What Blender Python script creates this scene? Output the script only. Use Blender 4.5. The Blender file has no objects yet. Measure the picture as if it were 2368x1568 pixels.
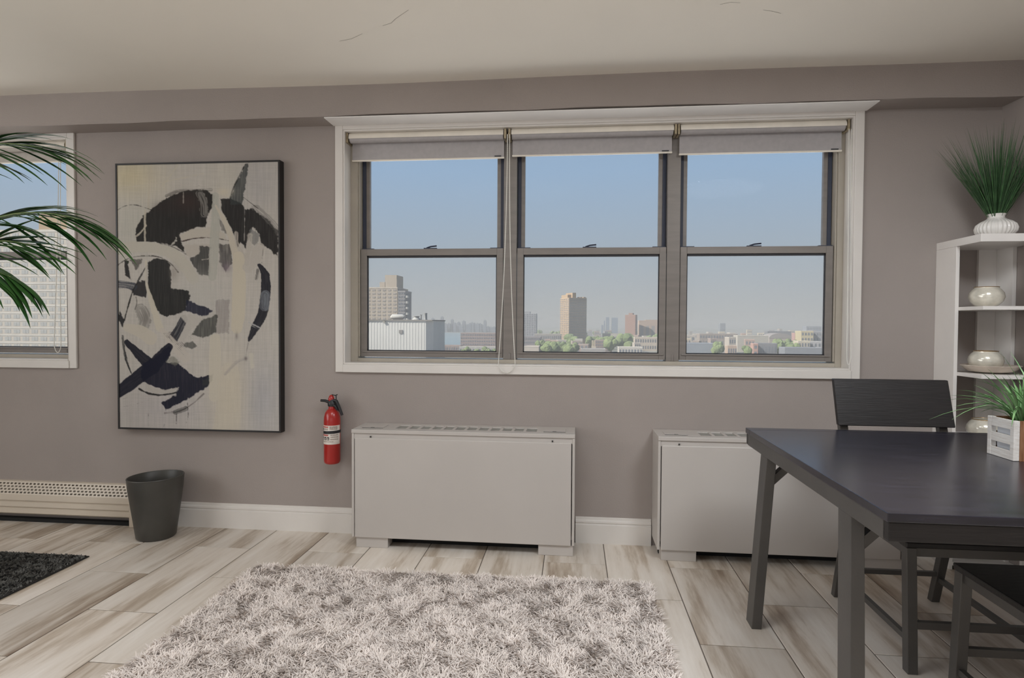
import bpy, bmesh, math, random
import numpy as np
from mathutils import Vector, Matrix

random.seed(7)
RNG = np.random.default_rng(11)
SC = bpy.context.scene
COL = SC.collection

# ------------------------------------------------------------------ camera
W, H, FPX = 2368.0, 1568.0, 1400.15
YAW, PITCH, ROLL = (math.radians(a) for a in (-5.8103, -1.4462, 0.3128))
CAM = Vector((0.0, -3.3282, 1.2))
_f = Vector((math.sin(YAW), math.cos(YAW), 0)); _r = Vector((math.cos(YAW), -math.sin(YAW), 0)); _u = Vector((0, 0, 1))
_f2 = _f * math.cos(PITCH) + _u * math.sin(PITCH); _u2 = _u * math.cos(PITCH) - _f * math.sin(PITCH)
_r3 = _r * math.cos(ROLL) + _u2 * math.sin(ROLL); _u3 = _u2 * math.cos(ROLL) - _r * math.sin(ROLL)
cd = bpy.data.cameras.new('camera'); cam = bpy.data.objects.new('camera', cd); COL.objects.link(cam)
cd.sensor_fit = 'HORIZONTAL'; cd.sensor_width = 36.0; cd.lens = 36.0 * FPX / W
cd.clip_start = 0.05; cd.clip_end = 20000
cam.matrix_world = Matrix(((_r3.x, _u3.x, -_f2.x, CAM.x), (_r3.y, _u3.y, -_f2.y, CAM.y), (_r3.z, _u3.z, -_f2.z, CAM.z), (0, 0, 0, 1)))
SC.camera = cam


def at(x, y, Y):
    """world point seen at photo pixel (x, y) on the vertical plane at depth Y"""
    d = _f2 + _r3 * ((x - W / 2) / FPX) + _u3 * ((H / 2 - y) / FPX)
    return CAM + d * ((Y - CAM.y) / d.y)


# ------------------------------------------------------------------ world, sun, lights, exposure
SC.view_settings.view_transform = 'Standard'
SC.view_settings.look = 'None'
SC.view_settings.exposure = 0.0
SC.view_settings.gamma = 1.0
SC.view_settings.use_curve_mapping = False
SC.cycles.max_bounces = 6; SC.cycles.diffuse_bounces = 4; SC.cycles.glossy_bounces = 2

world = bpy.data.worlds.new('sky'); SC.world = world; world.use_nodes = True
nt = world.node_tree; nt.nodes.clear()
wo = nt.nodes.new('ShaderNodeOutputWorld'); bg = nt.nodes.new('ShaderNodeBackground')
tc = nt.nodes.new('ShaderNodeTexCoord'); sx = nt.nodes.new('ShaderNodeSeparateXYZ'); cr = nt.nodes.new('ShaderNodeValToRGB')
nt.links.new(tc.outputs['Generated'], sx.inputs[0]); nt.links.new(sx.outputs['Z'], cr.inputs[0])
nt.links.new(cr.outputs[0], bg.inputs[0]); nt.links.new(bg.outputs[0], wo.inputs[0])
el = cr.color_ramp.elements
el[0].position = 0.0; el[0].color = (0.50, 0.50, 0.49, 1)
el[1].position = 1.0; el[1].color = (0.20, 0.34, 0.58, 1)
e = el.new(0.10); e.color = (0.42, 0.48, 0.54, 1)
e = el.new(0.24); e.color = (0.355, 0.49, 0.665, 1)
e = el.new(0.5); e.color = (0.29, 0.43, 0.64, 1)
bg.inputs[1].default_value = 0.9

def light(name, kind, loc, direction, energy, color=(1, 1, 1), **kw):
    ld = bpy.data.lights.new(name, kind); lo = bpy.data.objects.new(name, ld); COL.objects.link(lo)
    lo.location = loc; lo.rotation_euler = Vector(direction).to_track_quat('-Z', 'Y').to_euler()
    ld.energy = energy; ld.color = color
    for k, v in kw.items(): setattr(ld, k, v)
    return lo

light('sun', 'SUN', (-30, -20, 40), (0.85, 0.45, -0.8), 9.5, (1.0, 0.93, 0.82), angle=math.radians(0.6))
# daylight from the big windows in the left wall, outside the frame
light('left_window_daylight', 'AREA', (-4.54, -3.1, 1.35), (1, 0.05, -0.10), 88, (0.95, 0.975, 1.0), shape='RECTANGLE', size=3.8, size_y=1.9)
# unseen fill panel before the rear wall, added to light surfaces facing the camera
light('rear_fill', 'AREA', (0.3, -6.55, 1.20), (0, 1, 0.1), 26, (0.95, 0.97, 1.0), shape='RECTANGLE', size=5.0, size_y=2.0)
# unseen overhead fill, added to brighten the floor and upward faces
light('overhead_fill', 'AREA', (-0.6, -2.1, 2.44), (0, 0, -1), 19, (0.88, 0.94, 1.0), shape='DISK', size=1.1)
light('table_side_fill', 'AREA', (1.3, -2.1, 2.44), (0, 0, -1), 39, (0.90, 0.95, 1.0), shape='DISK', size=0.8)  # second unseen fill, added to lift the dim right side of the room

# ------------------------------------------------------------------ materials
def s2l(c):
    return tuple(((v / 255.0) / 12.92 if v / 255.0 <= 0.04045 else ((v / 255.0 + 0.055) / 1.055) ** 2.4) for v in c)

MATS = {}
def mat(name, color, rough=0.5, metal=0.0, var=0.06, vscale=8.0, bump=0.0, bscale=60.0, stretch=None, attr=None, spec=0.5, coat=0.0, color2=None, lo=0.35, hi=0.65):
    m = bpy.data.materials.new(name); m.use_nodes = True; t = m.node_tree; N = t.nodes; L = t.links
    b = N['Principled BSDF']; b.inputs['Roughness'].default_value = rough; b.inputs['Metallic'].default_value = metal
    b.inputs['Specular IOR Level'].default_value = spec; b.inputs['Coat Weight'].default_value = coat
    tc = N.new('ShaderNodeTexCoord'); mp = N.new('ShaderNodeMapping'); L.new(tc.outputs['Object'], mp.inputs[0])
    if stretch: mp.inputs['Scale'].default_value = stretch
    n = N.new('ShaderNodeTexNoise'); n.inputs['Scale'].default_value = vscale; n.inputs['Detail'].default_value = 6
    L.new(mp.outputs[0], n.inputs['Vector'])
    r = N.new('ShaderNodeValToRGB'); L.new(n.outputs['Fac'], r.inputs[0])
    c2 = color2 if color2 else tuple(min(1, v * (1 + var)) for v in color[:3])
    c1 = color if color2 else tuple(v * (1 - var) for v in color[:3])
    r.color_ramp.elements[0].position = lo; r.color_ramp.elements[0].color = (*c1, 1)
    r.color_ramp.elements[1].position = hi; r.color_ramp.elements[1].color = (*c2, 1)
    out = r.outputs[0]
    if attr:
        a = N.new('ShaderNodeAttribute'); a.attribute_name = attr
        mx = N.new('ShaderNodeMix'); mx.data_type = 'RGBA'; mx.blend_type = 'MULTIPLY'; mx.inputs[0].default_value = 1
        L.new(out, mx.inputs[6]); L.new(a.outputs['Color'], mx.inputs[7]); out = mx.outputs[2]
    L.new(out, b.inputs['Base Color'])
    if bump:
        n2 = N.new('ShaderNodeTexNoise'); n2.inputs['Scale'].default_value = bscale; n2.inputs['Detail'].default_value = 4
        L.new(mp.outputs[0], n2.inputs['Vector'])
        bp = N.new('ShaderNodeBump'); bp.inputs['Strength'].default_value = bump; bp.inputs['Distance'].default_value = 0.01
        L.new(n2.outputs['Fac'], bp.inputs['Height']); L.new(bp.outputs[0], b.inputs['Normal'])
    MATS[name] = m
    return m

mat('wall_paint', (0.36, 0.314, 0.288), 0.85, var=0.035, vscale=2.2, bump=0.12, bscale=160)
mat('ceiling_paint', (0.86, 0.81, 0.725), 0.75, var=0.02, vscale=1.1, bump=0.25, bscale=2.2)
mat('white_trim', (0.74, 0.70, 0.655), 0.35, var=0.02, vscale=6, bump=0.03, bscale=40)
mat('soffit_light_white', (0.90, 0.87, 0.84), 0.5, var=0.02)
mat('white_metal', (0.53, 0.49, 0.455), 0.38, var=0.02, vscale=3, bump=0.02, bscale=80)
mat('cream_metal', (0.66, 0.58, 0.48), 0.40, var=0.02, vscale=3)
mat('frame_alu', (0.23, 0.205, 0.185), 0.42, metal=0.1, var=0.06, vscale=5, stretch=(1, 1, 8))
mat('frame_beige', (0.43, 0.385, 0.32), 0.45, var=0.05, vscale=6)
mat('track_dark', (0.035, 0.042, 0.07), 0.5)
mat('gasket', (0.03, 0.03, 0.035), 0.6)
mat('blind_tube', (0.86, 0.80, 0.70), 0.3, var=0.04, vscale=12)
mat('blind_fabric', (0.45, 0.425, 0.425), 0.9, var=0.04, vscale=40, bump=0.05, bscale=300)
mat('blind_pale', (0.55, 0.51, 0.46), 0.9, var=0.04, vscale=40, bump=0.05, bscale=300)
mat('blind_bracket', (0.40, 0.33, 0.22), 0.35, metal=0.6, var=0.2, vscale=60)
mat('chain_plastic', (0.78, 0.76, 0.70), 0.35)
mat('black_frame', (0.012, 0.010, 0.010), 0.45)
mat('grout', (0.17, 0.14, 0.115), 0.9)
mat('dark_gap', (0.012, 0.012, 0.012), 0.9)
mat('grille', (0.33, 0.32, 0.29), 0.5, var=0.15, vscale=30)
mat('notch', (0.05, 0.045, 0.04), 0.6)
mat('bin_plastic', (0.060, 0.057, 0.050), 0.42, var=0.12, vscale=5, bump=0.04, bscale=200)
mat('red_paint', (0.40, 0.018, 0.014), 0.28, var=0.05, vscale=5, coat=0.3)
mat('black_plastic', (0.018, 0.018, 0.020), 0.45)
mat('steel', (0.6, 0.6, 0.6), 0.3, metal=1)
mat('label_white', (0.72, 0.66, 0.60), 0.5, var=0.05, vscale=60)
mat('label_red', (0.50, 0.12, 0.10), 0.5)
mat('label_grey', (0.42, 0.36, 0.31), 0.5, var=0.2, vscale=120)
mat('table_steel', (0.10, 0.094, 0.088), 0.42, metal=0.35, var=0.08, vscale=6, bump=0.03, bscale=150)
mat('dark_wood', (0.011, 0.009, 0.009), 0.42, var=0.3, vscale=9, stretch=(1, 14, 14), bump=0.10, bscale=14)
mat('table_wood', (0.016, 0.015, 0.024), 0.24, stretch=(1.2, 14, 14), var=0.4, vscale=7, bump=0.012, bscale=9, spec=0.8)
mat('white_laminate', (0.84, 0.80, 0.76), 0.4, var=0.02)
mat('ceramic', (0.80, 0.77, 0.73), 0.25, var=0.02, coat=0.4)
mat('pearl', (0.74, 0.70, 0.60), 0.22, metal=0.25, var=0.16, vscale=22, bump=0.06, bscale=40, coat=0.8)
mat('gold_rim', (0.40, 0.27, 0.15), 0.35, metal=0.7)
mat('plate_pearl', (0.66, 0.57, 0.48), 0.25, metal=0.3, var=0.1, vscale=18, coat=0.5)
mat('soil', (0.035, 0.026, 0.020), 0.95, var=0.4, vscale=60, bump=0.6, bscale=80)
mat('whitewash', (0.70, 0.65, 0.60), 0.7, color2=(0.80, 0.77, 0.73), vscale=14, stretch=(3, 1, 10), bump=0.15, bscale=30)
mat('crate_wood', (0.20, 0.085, 0.035), 0.6, color2=(0.36, 0.19, 0.10), vscale=12, stretch=(10, 1, 1), bump=0.15, bscale=30)
mat('liner', (0.62, 0.64, 0.68), 0.35, var=0.03)
mat('palm_leaf', (0.022, 0.085, 0.020), 0.34, color2=(0.060, 0.165, 0.040), vscale=5, spec=0.5)
mat('palm_stem', (0.10, 0.17, 0.05), 0.5, color2=(0.16, 0.20, 0.07), vscale=20)
mat('palm_trunk', (0.16, 0.12, 0.07), 0.8, color2=(0.25, 0.21, 0.13), vscale=30, bump=0.3)
mat('pot_glaze', (0.55, 0.53, 0.50), 0.3, var=0.05)
mat('grass_dark', (0.020, 0.062, 0.020), 0.5, color2=(0.050, 0.125, 0.042), vscale=30, attr='tint')
mat('grass_light', (0.085, 0.22, 0.06), 0.38, color2=(0.25, 0.42, 0.19), vscale=18)
mat('shag', (0.86, 0.775, 0.715), 0.85, var=0.05, vscale=3, attr='tint', spec=0.2)
mat('rug_back', (0.34, 0.27, 0.22), 0.95)
mat('mat_pile', (0.085, 0.082, 0.075), 0.95, attr='tint', spec=0.2, var=0.2, vscale=30)
mat('mat_edge', (0.02, 0.018, 0.016), 0.9)
mat('ground_land', (0.13, 0.14, 0.11), 0.95, color2=(0.22, 0.21, 0.20), vscale=0.02)
mat('bay_water', (0.13, 0.19, 0.22), 0.35, var=0.08, vscale=0.01, stretch=(1, 4, 1))
mat('wall_outside', (0.45, 0.38, 0.32), 0.9)

def glass(name, film):
    m = bpy.data.materials.new(name); m.use_nodes = True; t = m.node_tree; N = t.nodes; L = t.links; N.clear()
    out = N.new('ShaderNodeOutputMaterial'); tr = N.new('ShaderNodeBsdfTransparent'); tr.inputs[0].default_value = (0.975, 0.985, 0.99, 1)
    gl = N.new('ShaderNodeBsdfGlossy'); gl.inputs['Roughness'].default_value = 0.02
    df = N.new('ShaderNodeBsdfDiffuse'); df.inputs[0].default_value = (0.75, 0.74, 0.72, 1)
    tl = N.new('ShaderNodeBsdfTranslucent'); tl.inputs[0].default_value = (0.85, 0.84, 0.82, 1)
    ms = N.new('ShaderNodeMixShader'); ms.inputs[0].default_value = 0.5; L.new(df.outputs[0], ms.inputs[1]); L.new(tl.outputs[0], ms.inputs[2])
    tc = N.new('ShaderNodeTexCoord'); n = N.new('ShaderNodeTexNoise'); n.inputs['Scale'].default_value = 2.5; n.inputs['Detail'].default_value = 5
    L.new(tc.outputs['Object'], n.inputs['Vector'])
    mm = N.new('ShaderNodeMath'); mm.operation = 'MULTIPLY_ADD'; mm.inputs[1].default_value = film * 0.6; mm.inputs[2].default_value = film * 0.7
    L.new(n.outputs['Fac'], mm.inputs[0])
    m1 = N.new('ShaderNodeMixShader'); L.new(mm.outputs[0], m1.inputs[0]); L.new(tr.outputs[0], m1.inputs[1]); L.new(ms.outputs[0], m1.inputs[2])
    fr = N.new('ShaderNodeFresnel'); fr.inputs[0].default_value = 1.045
    m2 = N.new('ShaderNodeMixShader'); L.new(fr.outputs[0], m2.inputs[0]); L.new(m1.outputs[0], m2.inputs[1]); L.new(gl.outputs[0], m2.inputs[2])
    L.new(m2.outputs[0], out.inputs[0]); MATS[name] = m
glass('pane_clean', 0.012)
glass('pane_dust_haze', 0.06)  # pale film: dust, and haze over the view put into the glass

def floor_tile_material():
    m = bpy.data.materials.new('wood_look_tile'); m.use_nodes = True; t = m.node_tree; N = t.nodes; L = t.links
    b = N['Principled BSDF']
    tc = N.new('ShaderNodeTexCoord'); oi = N.new('ShaderNodeObjectInfo')
    cmb = N.new('ShaderNodeCombineXYZ'); ml = N.new('ShaderNodeMath'); ml.operation = 'MULTIPLY'; ml.inputs[1].default_value = 57.0
    L.new(oi.outputs['Random'], ml.inputs[0]); L.new(ml.outputs[0], cmb.inputs[0]); L.new(ml.outputs[0], cmb.inputs[2])
    ad = N.new('ShaderNodeVectorMath'); ad.operation = 'ADD'; L.new(tc.outputs['Object'], ad.inputs[0]); L.new(cmb.outputs[0], ad.inputs[1])
    def noise(scale, st, det):
        mp = N.new('ShaderNodeMapping'); mp.inputs['Scale'].default_value = st; L.new(ad.outputs[0], mp.inputs[0])
        n = N.new('ShaderNodeTexNoise'); n.inputs['Scale'].default_value = scale; n.inputs['Detail'].default_value = det; n.inputs['Roughness'].default_value = 0.6
        L.new(mp.outputs[0], n.inputs['Vector']); return n
    n1 = noise(5.0, (1.9, 0.24, 1), 5); n2 = noise(22.0, (2.5, 0.22, 1), 4)
    mx = N.new('ShaderNodeMath'); mx.operation = 'MULTIPLY_ADD'; mx.inputs[1].default_value = 0.20; L.new(n2.outputs['Fac'], mx.inputs[0]); L.new(n1.outputs['Fac'], mx.inputs[2])
    rp = N.new('ShaderNodeValToRGB'); L.new(mx.outputs[0], rp.inputs[0])
    e = rp.color_ramp.elements
    e[0].position = 0.36; e[0].color = (0.28, 0.20, 0.14, 1)
    e[1].position = 0.90; e[1].color = (0.84, 0.785, 0.72, 1)
    x = e.new(0.50); x.color = (0.50, 0.415, 0.33, 1)
    x = e.new(0.60); x.color = (0.68, 0.605, 0.525, 1)
    rv = N.new('ShaderNodeMath'); rv.operation = 'MULTIPLY_ADD'; rv.inputs[1].default_value = 0.22; rv.inputs[2].default_value = 0.89; L.new(oi.outputs['Random'], rv.inputs[0])
    sc = N.new('ShaderNodeVectorMath'); sc.operation = 'SCALE'; L.new(rp.outputs[0], sc.inputs[0]); L.new(rv.outputs[0], sc.inputs['Scale'])
    L.new(sc.outputs[0], b.inputs['Base Color'])
    b.inputs['Roughness'].default_value = 0.42
    bp = N.new('ShaderNodeBump'); bp.inputs['Strength'].default_value = 0.08; bp.inputs['Distance'].default_value = 0.004
    L.new(n2.outputs['Fac'], bp.inputs['Height']); L.new(bp.outputs[0], b.inputs['Normal'])
    MATS['wood_look_tile'] = m
floor_tile_material()

# ------------------------------------------------------------------ geometry helpers
OFF = {}
class MB:
    def __init__(s): s.v = []; s.f = []
    def add(s, vs, fs):
        k = len(s.v); s.v += [tuple(p) for p in vs]; s.f += [tuple(i + k for i in q) for q in fs]; return s
    def box(s, x0, x1, y0, y1, z0, z1):
        x0, x1 = sorted((x0, x1)); y0, y1 = sorted((y0, y1)); z0, z1 = sorted((z0, z1))
        return s.add([(x0, y0, z0), (x1, y0, z0), (x1, y1, z0), (x0, y1, z0), (x0, y0, z1), (x1, y0, z1), (x1, y1, z1), (x0, y1, z1)],
                     [(3, 2, 1, 0), (4, 5, 6, 7), (0, 1, 5, 4), (1, 2, 6, 5), (2, 3, 7, 6), (3, 0, 4, 7)])
    def hexa(s, bot, top):
        return s.add(list(bot) + list(top), [(3, 2, 1, 0), (4, 5, 6, 7), (0, 1, 5, 4), (1, 2, 6, 5), (2, 3, 7, 6), (3, 0, 4, 7)])
    def prism(s, poly, vec):
        n = len(poly); vec = Vector(vec); a = [Vector(p) for p in poly]; b = [p + vec for p in a]
        return s.add(a + b, [tuple(range(n))[::-1], tuple(range(n, 2 * n))] + [(i, (i + 1) % n, n + (i + 1) % n, n + i) for i in range(n)])
    def tube(s, pts, r, n=8, cap=True):
        pts = [Vector(p) for p in pts]; rs = r if isinstance(r, (list, tuple)) else [r] * len(pts)
        rings = []; up = None
        for i, p in enumerate(pts):
            d = (pts[min(i + 1, len(pts) - 1)] - pts[max(i - 1, 0)]).normalized()
            if up is None:
                up = Vector((0, 0, 1)) if abs(d.z) < 0.9 else Vector((1, 0, 0))
            a = d.cross(up)
            if a.length < 1e-6: a = d.cross(Vector((1, 0, 0)))
            a.normalize(); b = a.cross(d).normalized(); up = b
            rings.append([p + (a * math.cos(t) + b * math.sin(t)) * rs[i] for t in [2 * math.pi * k / n for k in range(n)]])
        vs = [q for rg in rings for q in rg]; fs = []
        for i in range(len(rings) - 1):
            for k in range(n):
                fs.append((i * n + k, i * n + (k + 1) % n, (i + 1) * n + (k + 1) % n, (i + 1) * n + k))
        if cap: fs += [tuple(range(n))[::-1], tuple(range((len(rings) - 1) * n, len(rings) * n))]
        return s.add(vs, fs)
    def lathe(s, prof, n=32, c=(0, 0, 0), rib=None):
        cx, cy, cz = c; vs = []; fs = []
        for j, (r, z) in enumerate(prof):
            for k in range(n):
                t = 2 * math.pi * k / n; rr = r
                if rib: rr = r * (1 + rib[j] * math.cos(k * rib_n * 2 * math.pi / n))
                vs.append((cx + rr * math.cos(t), cy + rr * math.sin(t), cz + z))
        for j in range(len(prof) - 1):
            for k in range(n):
                fs.append((j * n + k, j * n + (k + 1) % n, (j + 1) * n + (k + 1) % n, (j + 1) * n + k))
        if prof[0][0] > 1e-5: fs.append(tuple(range(n))[::-1])
        if prof[-1][0] > 1e-5: fs.append(tuple(range((len(prof) - 1) * n, len(prof) * n)))
        return s.add(vs, fs)
    def mesh(s, name, m, off=(0, 0, 0), smooth=False):
        me = bpy.data.meshes.new(name); ox, oy, oz = off
        me.from_pydata([(x - ox, y - oy, z - oz) for x, y, z in s.v], [], s.f); me.validate(); me.update()
        if m: me.materials.append(MATS[m] if isinstance(m, str) else m)
        if smooth:
            me.polygons.foreach_set('use_smooth', [True] * len(me.polygons))
            me.set_sharp_from_angle(angle=math.radians(40))
        return me
    def build(s, name, m, parent=None, smooth=False, bevel=0.0, origin=None):
        off = OFF.get(parent, Vector((0, 0, 0))) if parent else (Vector(origin) if origin else Vector((0, 0, 0)))
        o = bpy.data.objects.new(name, s.mesh(name, m, off, smooth)); COL.objects.link(o)
        if parent: o.parent = parent
        else: o.location = off
        OFF[o] = Vector(off)
        if bevel:
            bv = o.modifiers.new('bevel', 'BEVEL'); bv.width = bevel; bv.segments = 2; bv.limit_method = 'ANGLE'; bv.angle_limit = math.radians(40)
        return o
rib_n = 30
def box(*a): return MB().box(*a)

def tag(o, label=None, cat=None, group=None, kind=None):
    if label: o['label'] = label
    if cat: o['category'] = cat
    if group: o['group'] = group
    if kind: o['kind'] = kind
    return o
def thing(name, loc, label=None, cat=None, group=None, kind=None):
    o = bpy.data.objects.new(name, None); COL.objects.link(o); o.location = loc; o.empty_display_size = 0.05
    OFF[o] = Vector(loc); return tag(o, label, cat, group, kind)
def copy_tree(o, parent=None):
    c = o.copy(); COL.objects.link(c)
    if parent: c.parent = parent
    for ch in [q for q in bpy.data.objects if q.parent == o]: copy_tree(ch, c)
    return c

# ================================================================== THE SETTING
XL, XR, YB, ZC = -4.6, 2.15, -6.6, 2.48
W1 = (-4.25, -2.985, 0.965, 2.285); W2 = (-1.30, 1.44, 0.965, 2.285)
w = MB()
w.box(XL, XR + 0.2, 0, 0.25, -0.2, 0.965); w.box(XL, XR + 0.2, 0, 0.25, 2.285, 2.75)
w.box(XL, W1[0], 0, 0.25, 0.965, 2.285); w.box(W1[1], W2[0], 0, 0.25, 0.965, 2.285); w.box(W2[1], XR + 0.2, 0, 0.25, 0.965, 2.285)
wb = tag(w.build('wall_back', 'wall_paint'), 'greige painted window wall of the room', None, kind='structure')
tag(box(XR, XR + 0.15, YB, 0, -0.2, 2.75).build('wall_right', 'wall_paint'), 'greige wall on the right behind the corner shelf', kind='structure')
tag(box(XL - 0.15, XL, YB, 0.25, -0.2, 2.75).build('wall_left', 'wall_paint'), 'greige wall far to the left', kind='structure')
tag(box(XL - 0.15, XR + 0.15, YB - 0.15, YB, -0.2, 2.75).build('wall_front', 'wall_paint'), 'greige wall behind the viewer', kind='structure')
# ceiling: slightly wavy old plaster
nx, ny = 60, 60; vs = []; fs = []
for j in range(ny + 1):
    for i in range(nx + 1):
        x = XL + (XR - XL) * i / nx; y = YB + (0 - YB) * j / ny
        dz = 0.004 * math.sin(x * 2.1 + 0.7) * math.cos(y * 1.7) + 0.003 * math.sin(y * 4.3 + x)
        vs.append((x, y, ZC + dz))
for j in range(ny):
    for i in range(nx):
        a = j * (nx + 1) + i; fs.append((a, a + nx + 1, a + nx + 2, a + 1))
mb = MB().add(vs, fs); mb.box(XL, XR, YB, 0, ZC + 0.08, ZC + 0.2)
ceil_ob = mb.build('ceiling', 'ceiling_paint', smooth=True); tag(ceil_ob, 'off-white plaster ceiling', kind='structure')
def on_level(x, y, z):
    d = _f2 + _r3 * ((x - W / 2) / FPX) + _u3 * ((H / 2 - y) / FPX)
    return CAM + d * ((z - CAM.z) / d.z)
for pts in ([(885, 60), (905, 54), (915, 44), (945, 24)], [(785, 95), (812, 90), (838, 78)], [(1665, 10), (1690, 5), (1712, 6)], [(1765, 22), (1790, 26), (1806, 30)]):
    P = [on_level(x, y, ZC) for x, y in pts]; cb = MB()
    for a, b in zip(P[:-1], P[1:]):
        n_ = Vector((-(b - a).y, (b - a).x, 0)).normalized() * 0.0007
        zz_ = lambda p: ZC + 0.004 * math.sin(p.x * 2.1 + 0.7) * math.cos(p.y * 1.7) + 0.003 * math.sin(p.y * 4.3 + p.x) - 0.0006
        cb.add([(p.x, p.y, zz_(p)) for p in (a - n_, a + n_, b + n_, b - n_)], [(0, 1, 2, 3)])
    cb.build('hairline_crack', 'grout', ceil_ob)
# ceiling beam along the window wall, soffit slightly uneven
nb = 48; vs = []; fs = []
for i in range(nb + 1):
    x = XL + (XR - XL) * i / nb
    wv = 0.0025 * math.sin(x * 5.1) + 0.002 * math.sin(x * 11.3 + 1)
    sg = 0.010 * math.exp(-((x - 0.0) / 1.6) ** 2)
    for (y, z) in ((0.0, 2.312 + wv * 0.4), (-0.155 + wv * 0.5, 2.308 + wv + sg), (-0.158 + wv * 0.5, 2.314 + wv + sg), (-0.158, ZC + 0.02), (0.0, ZC + 0.02)):
        vs.append((x, y, z))
for i in range(nb):
    for k in range(5):
        a = i * 5 + k; b = i * 5 + (k + 1) % 5; fs.append((a, b, b + 5, a + 5))
tag(MB().add(vs, fs).build('trim_1', 'wall_paint'), 'boxed beam running under the ceiling above the windows', kind='structure')

tag(box(-1.352, 1.492, -0.150, -0.0145, 2.3055, 2.3105).build('trim_2', 'soffit_light_white', bevel=0.001), 'white strip under the beam, painted as light from the wide window', kind='structure')  # thin white sheet standing in for window light on the soffit

# floor: grout bed with wood-look tiles laid in half bond
fl = box(XL, XR, YB, 0, -0.2, -0.0025).build('floor', 'grout'); tag(fl, 'wood-look porcelain tile floor', kind='structure')
TW, TL = 0.311, 0.722
def tile_mesh(wd, ln):
    g = 0.0024; c = 0.0016; x0, x1, y0, y1 = g - wd / 2, wd / 2 - g, g - ln / 2, ln / 2 - g
    b = MB(); b.hexa([(x0, y0, -0.0024), (x1, y0, -0.0024), (x1, y1, -0.0024), (x0, y1, -0.0024)], [(x0, y0, -c * 0.6), (x1, y0, -c * 0.6), (x1, y1, -c * 0.6), (x0, y1, -c * 0.6)])
    b.f.pop(1)
    b.add([(x0, y0, -c * 0.6), (x1, y0, -c * 0.6), (x1, y1, -c * 0.6), (x0, y1, -c * 0.6), (x0 + c, y0 + c, 0), (x1 - c, y0 + c, 0), (x1 - c, y1 - c, 0), (x0 + c, y1 - c, 0)],
          [(4, 5, 6, 7), (0, 1, 5, 4), (1, 2, 6, 5), (2, 3, 7, 6), (3, 0, 4, 7)])
    return b.mesh('floor_tile', 'wood_look_tile')
TM = {}
rest = MB()
for k in range(-16, 7):
    xa, xb = 0.17 + TW * k, 0.17 + TW * (k + 1)
    xa, xb = max(xa, XL), min(xb, XR - 0.001)
    if xb - xa < 0.02: continue
    y1 = 0.0; ys = (-0.30 if k % 2 else -0.66)
    while y1 > -3.2:
        y0 = ys
        key = (round(xb - xa, 4), round(y1 - y0, 4))
        if key not in TM: TM[key] = tile_mesh(*key)
        o = bpy.data.objects.new('floor_tile', TM[key]); COL.objects.link(o); o.parent = fl
        o.location = ((xa + xb) / 2, (y0 + y1) / 2, 0)
        y1 = y0; ys = y0 - TL
    while y1 > YB + 0.01:
        y0 = max(ys, YB); rest.box(xa + 0.002, xb - 0.002, y0 + 0.002, y1 - 0.002, -0.0024, 0); y1 = y0; ys = y0 - TL
tag(rest.build('floor_tile_field', 'wood_look_tile', fl), kind='stuff')

# baseboards with a moulded top
def baseboard(x0, x1, mbx):
    prof = [(0, 0), (-0.018, 0), (-0.018, 0.102), (-0.010, 0.106), (-0.010, 0.110), (-0.014, 0.113), (-0.013, 0.122), (-0.006, 0.128), (-0.005, 0.140), (0, 0.142)]
    n = len(prof)
    mbx.add([(x0, y, z) for y, z in prof] + [(x1, y, z) for y, z in prof], [tuple(range(n)), tuple(range(n, 2 * n))[::-1]] + [(i, n + i, n + (i + 1) % n, (i + 1) % n) for i in range(n)])
mb = MB(); baseboard(-2.505, -1.172, mb); baseboard(0.018, 0.426, mb); baseboard(1.625, XR, mb)
tag(mb.build('baseboard_back', 'white_trim'), 'white moulded baseboard under the window wall', kind='structure')
tag(box(XR - 0.016, XR, YB, -0.36, 0, 0.14).build('baseboard_right', 'white_trim'), 'white baseboard on the right wall', kind='structure')

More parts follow.
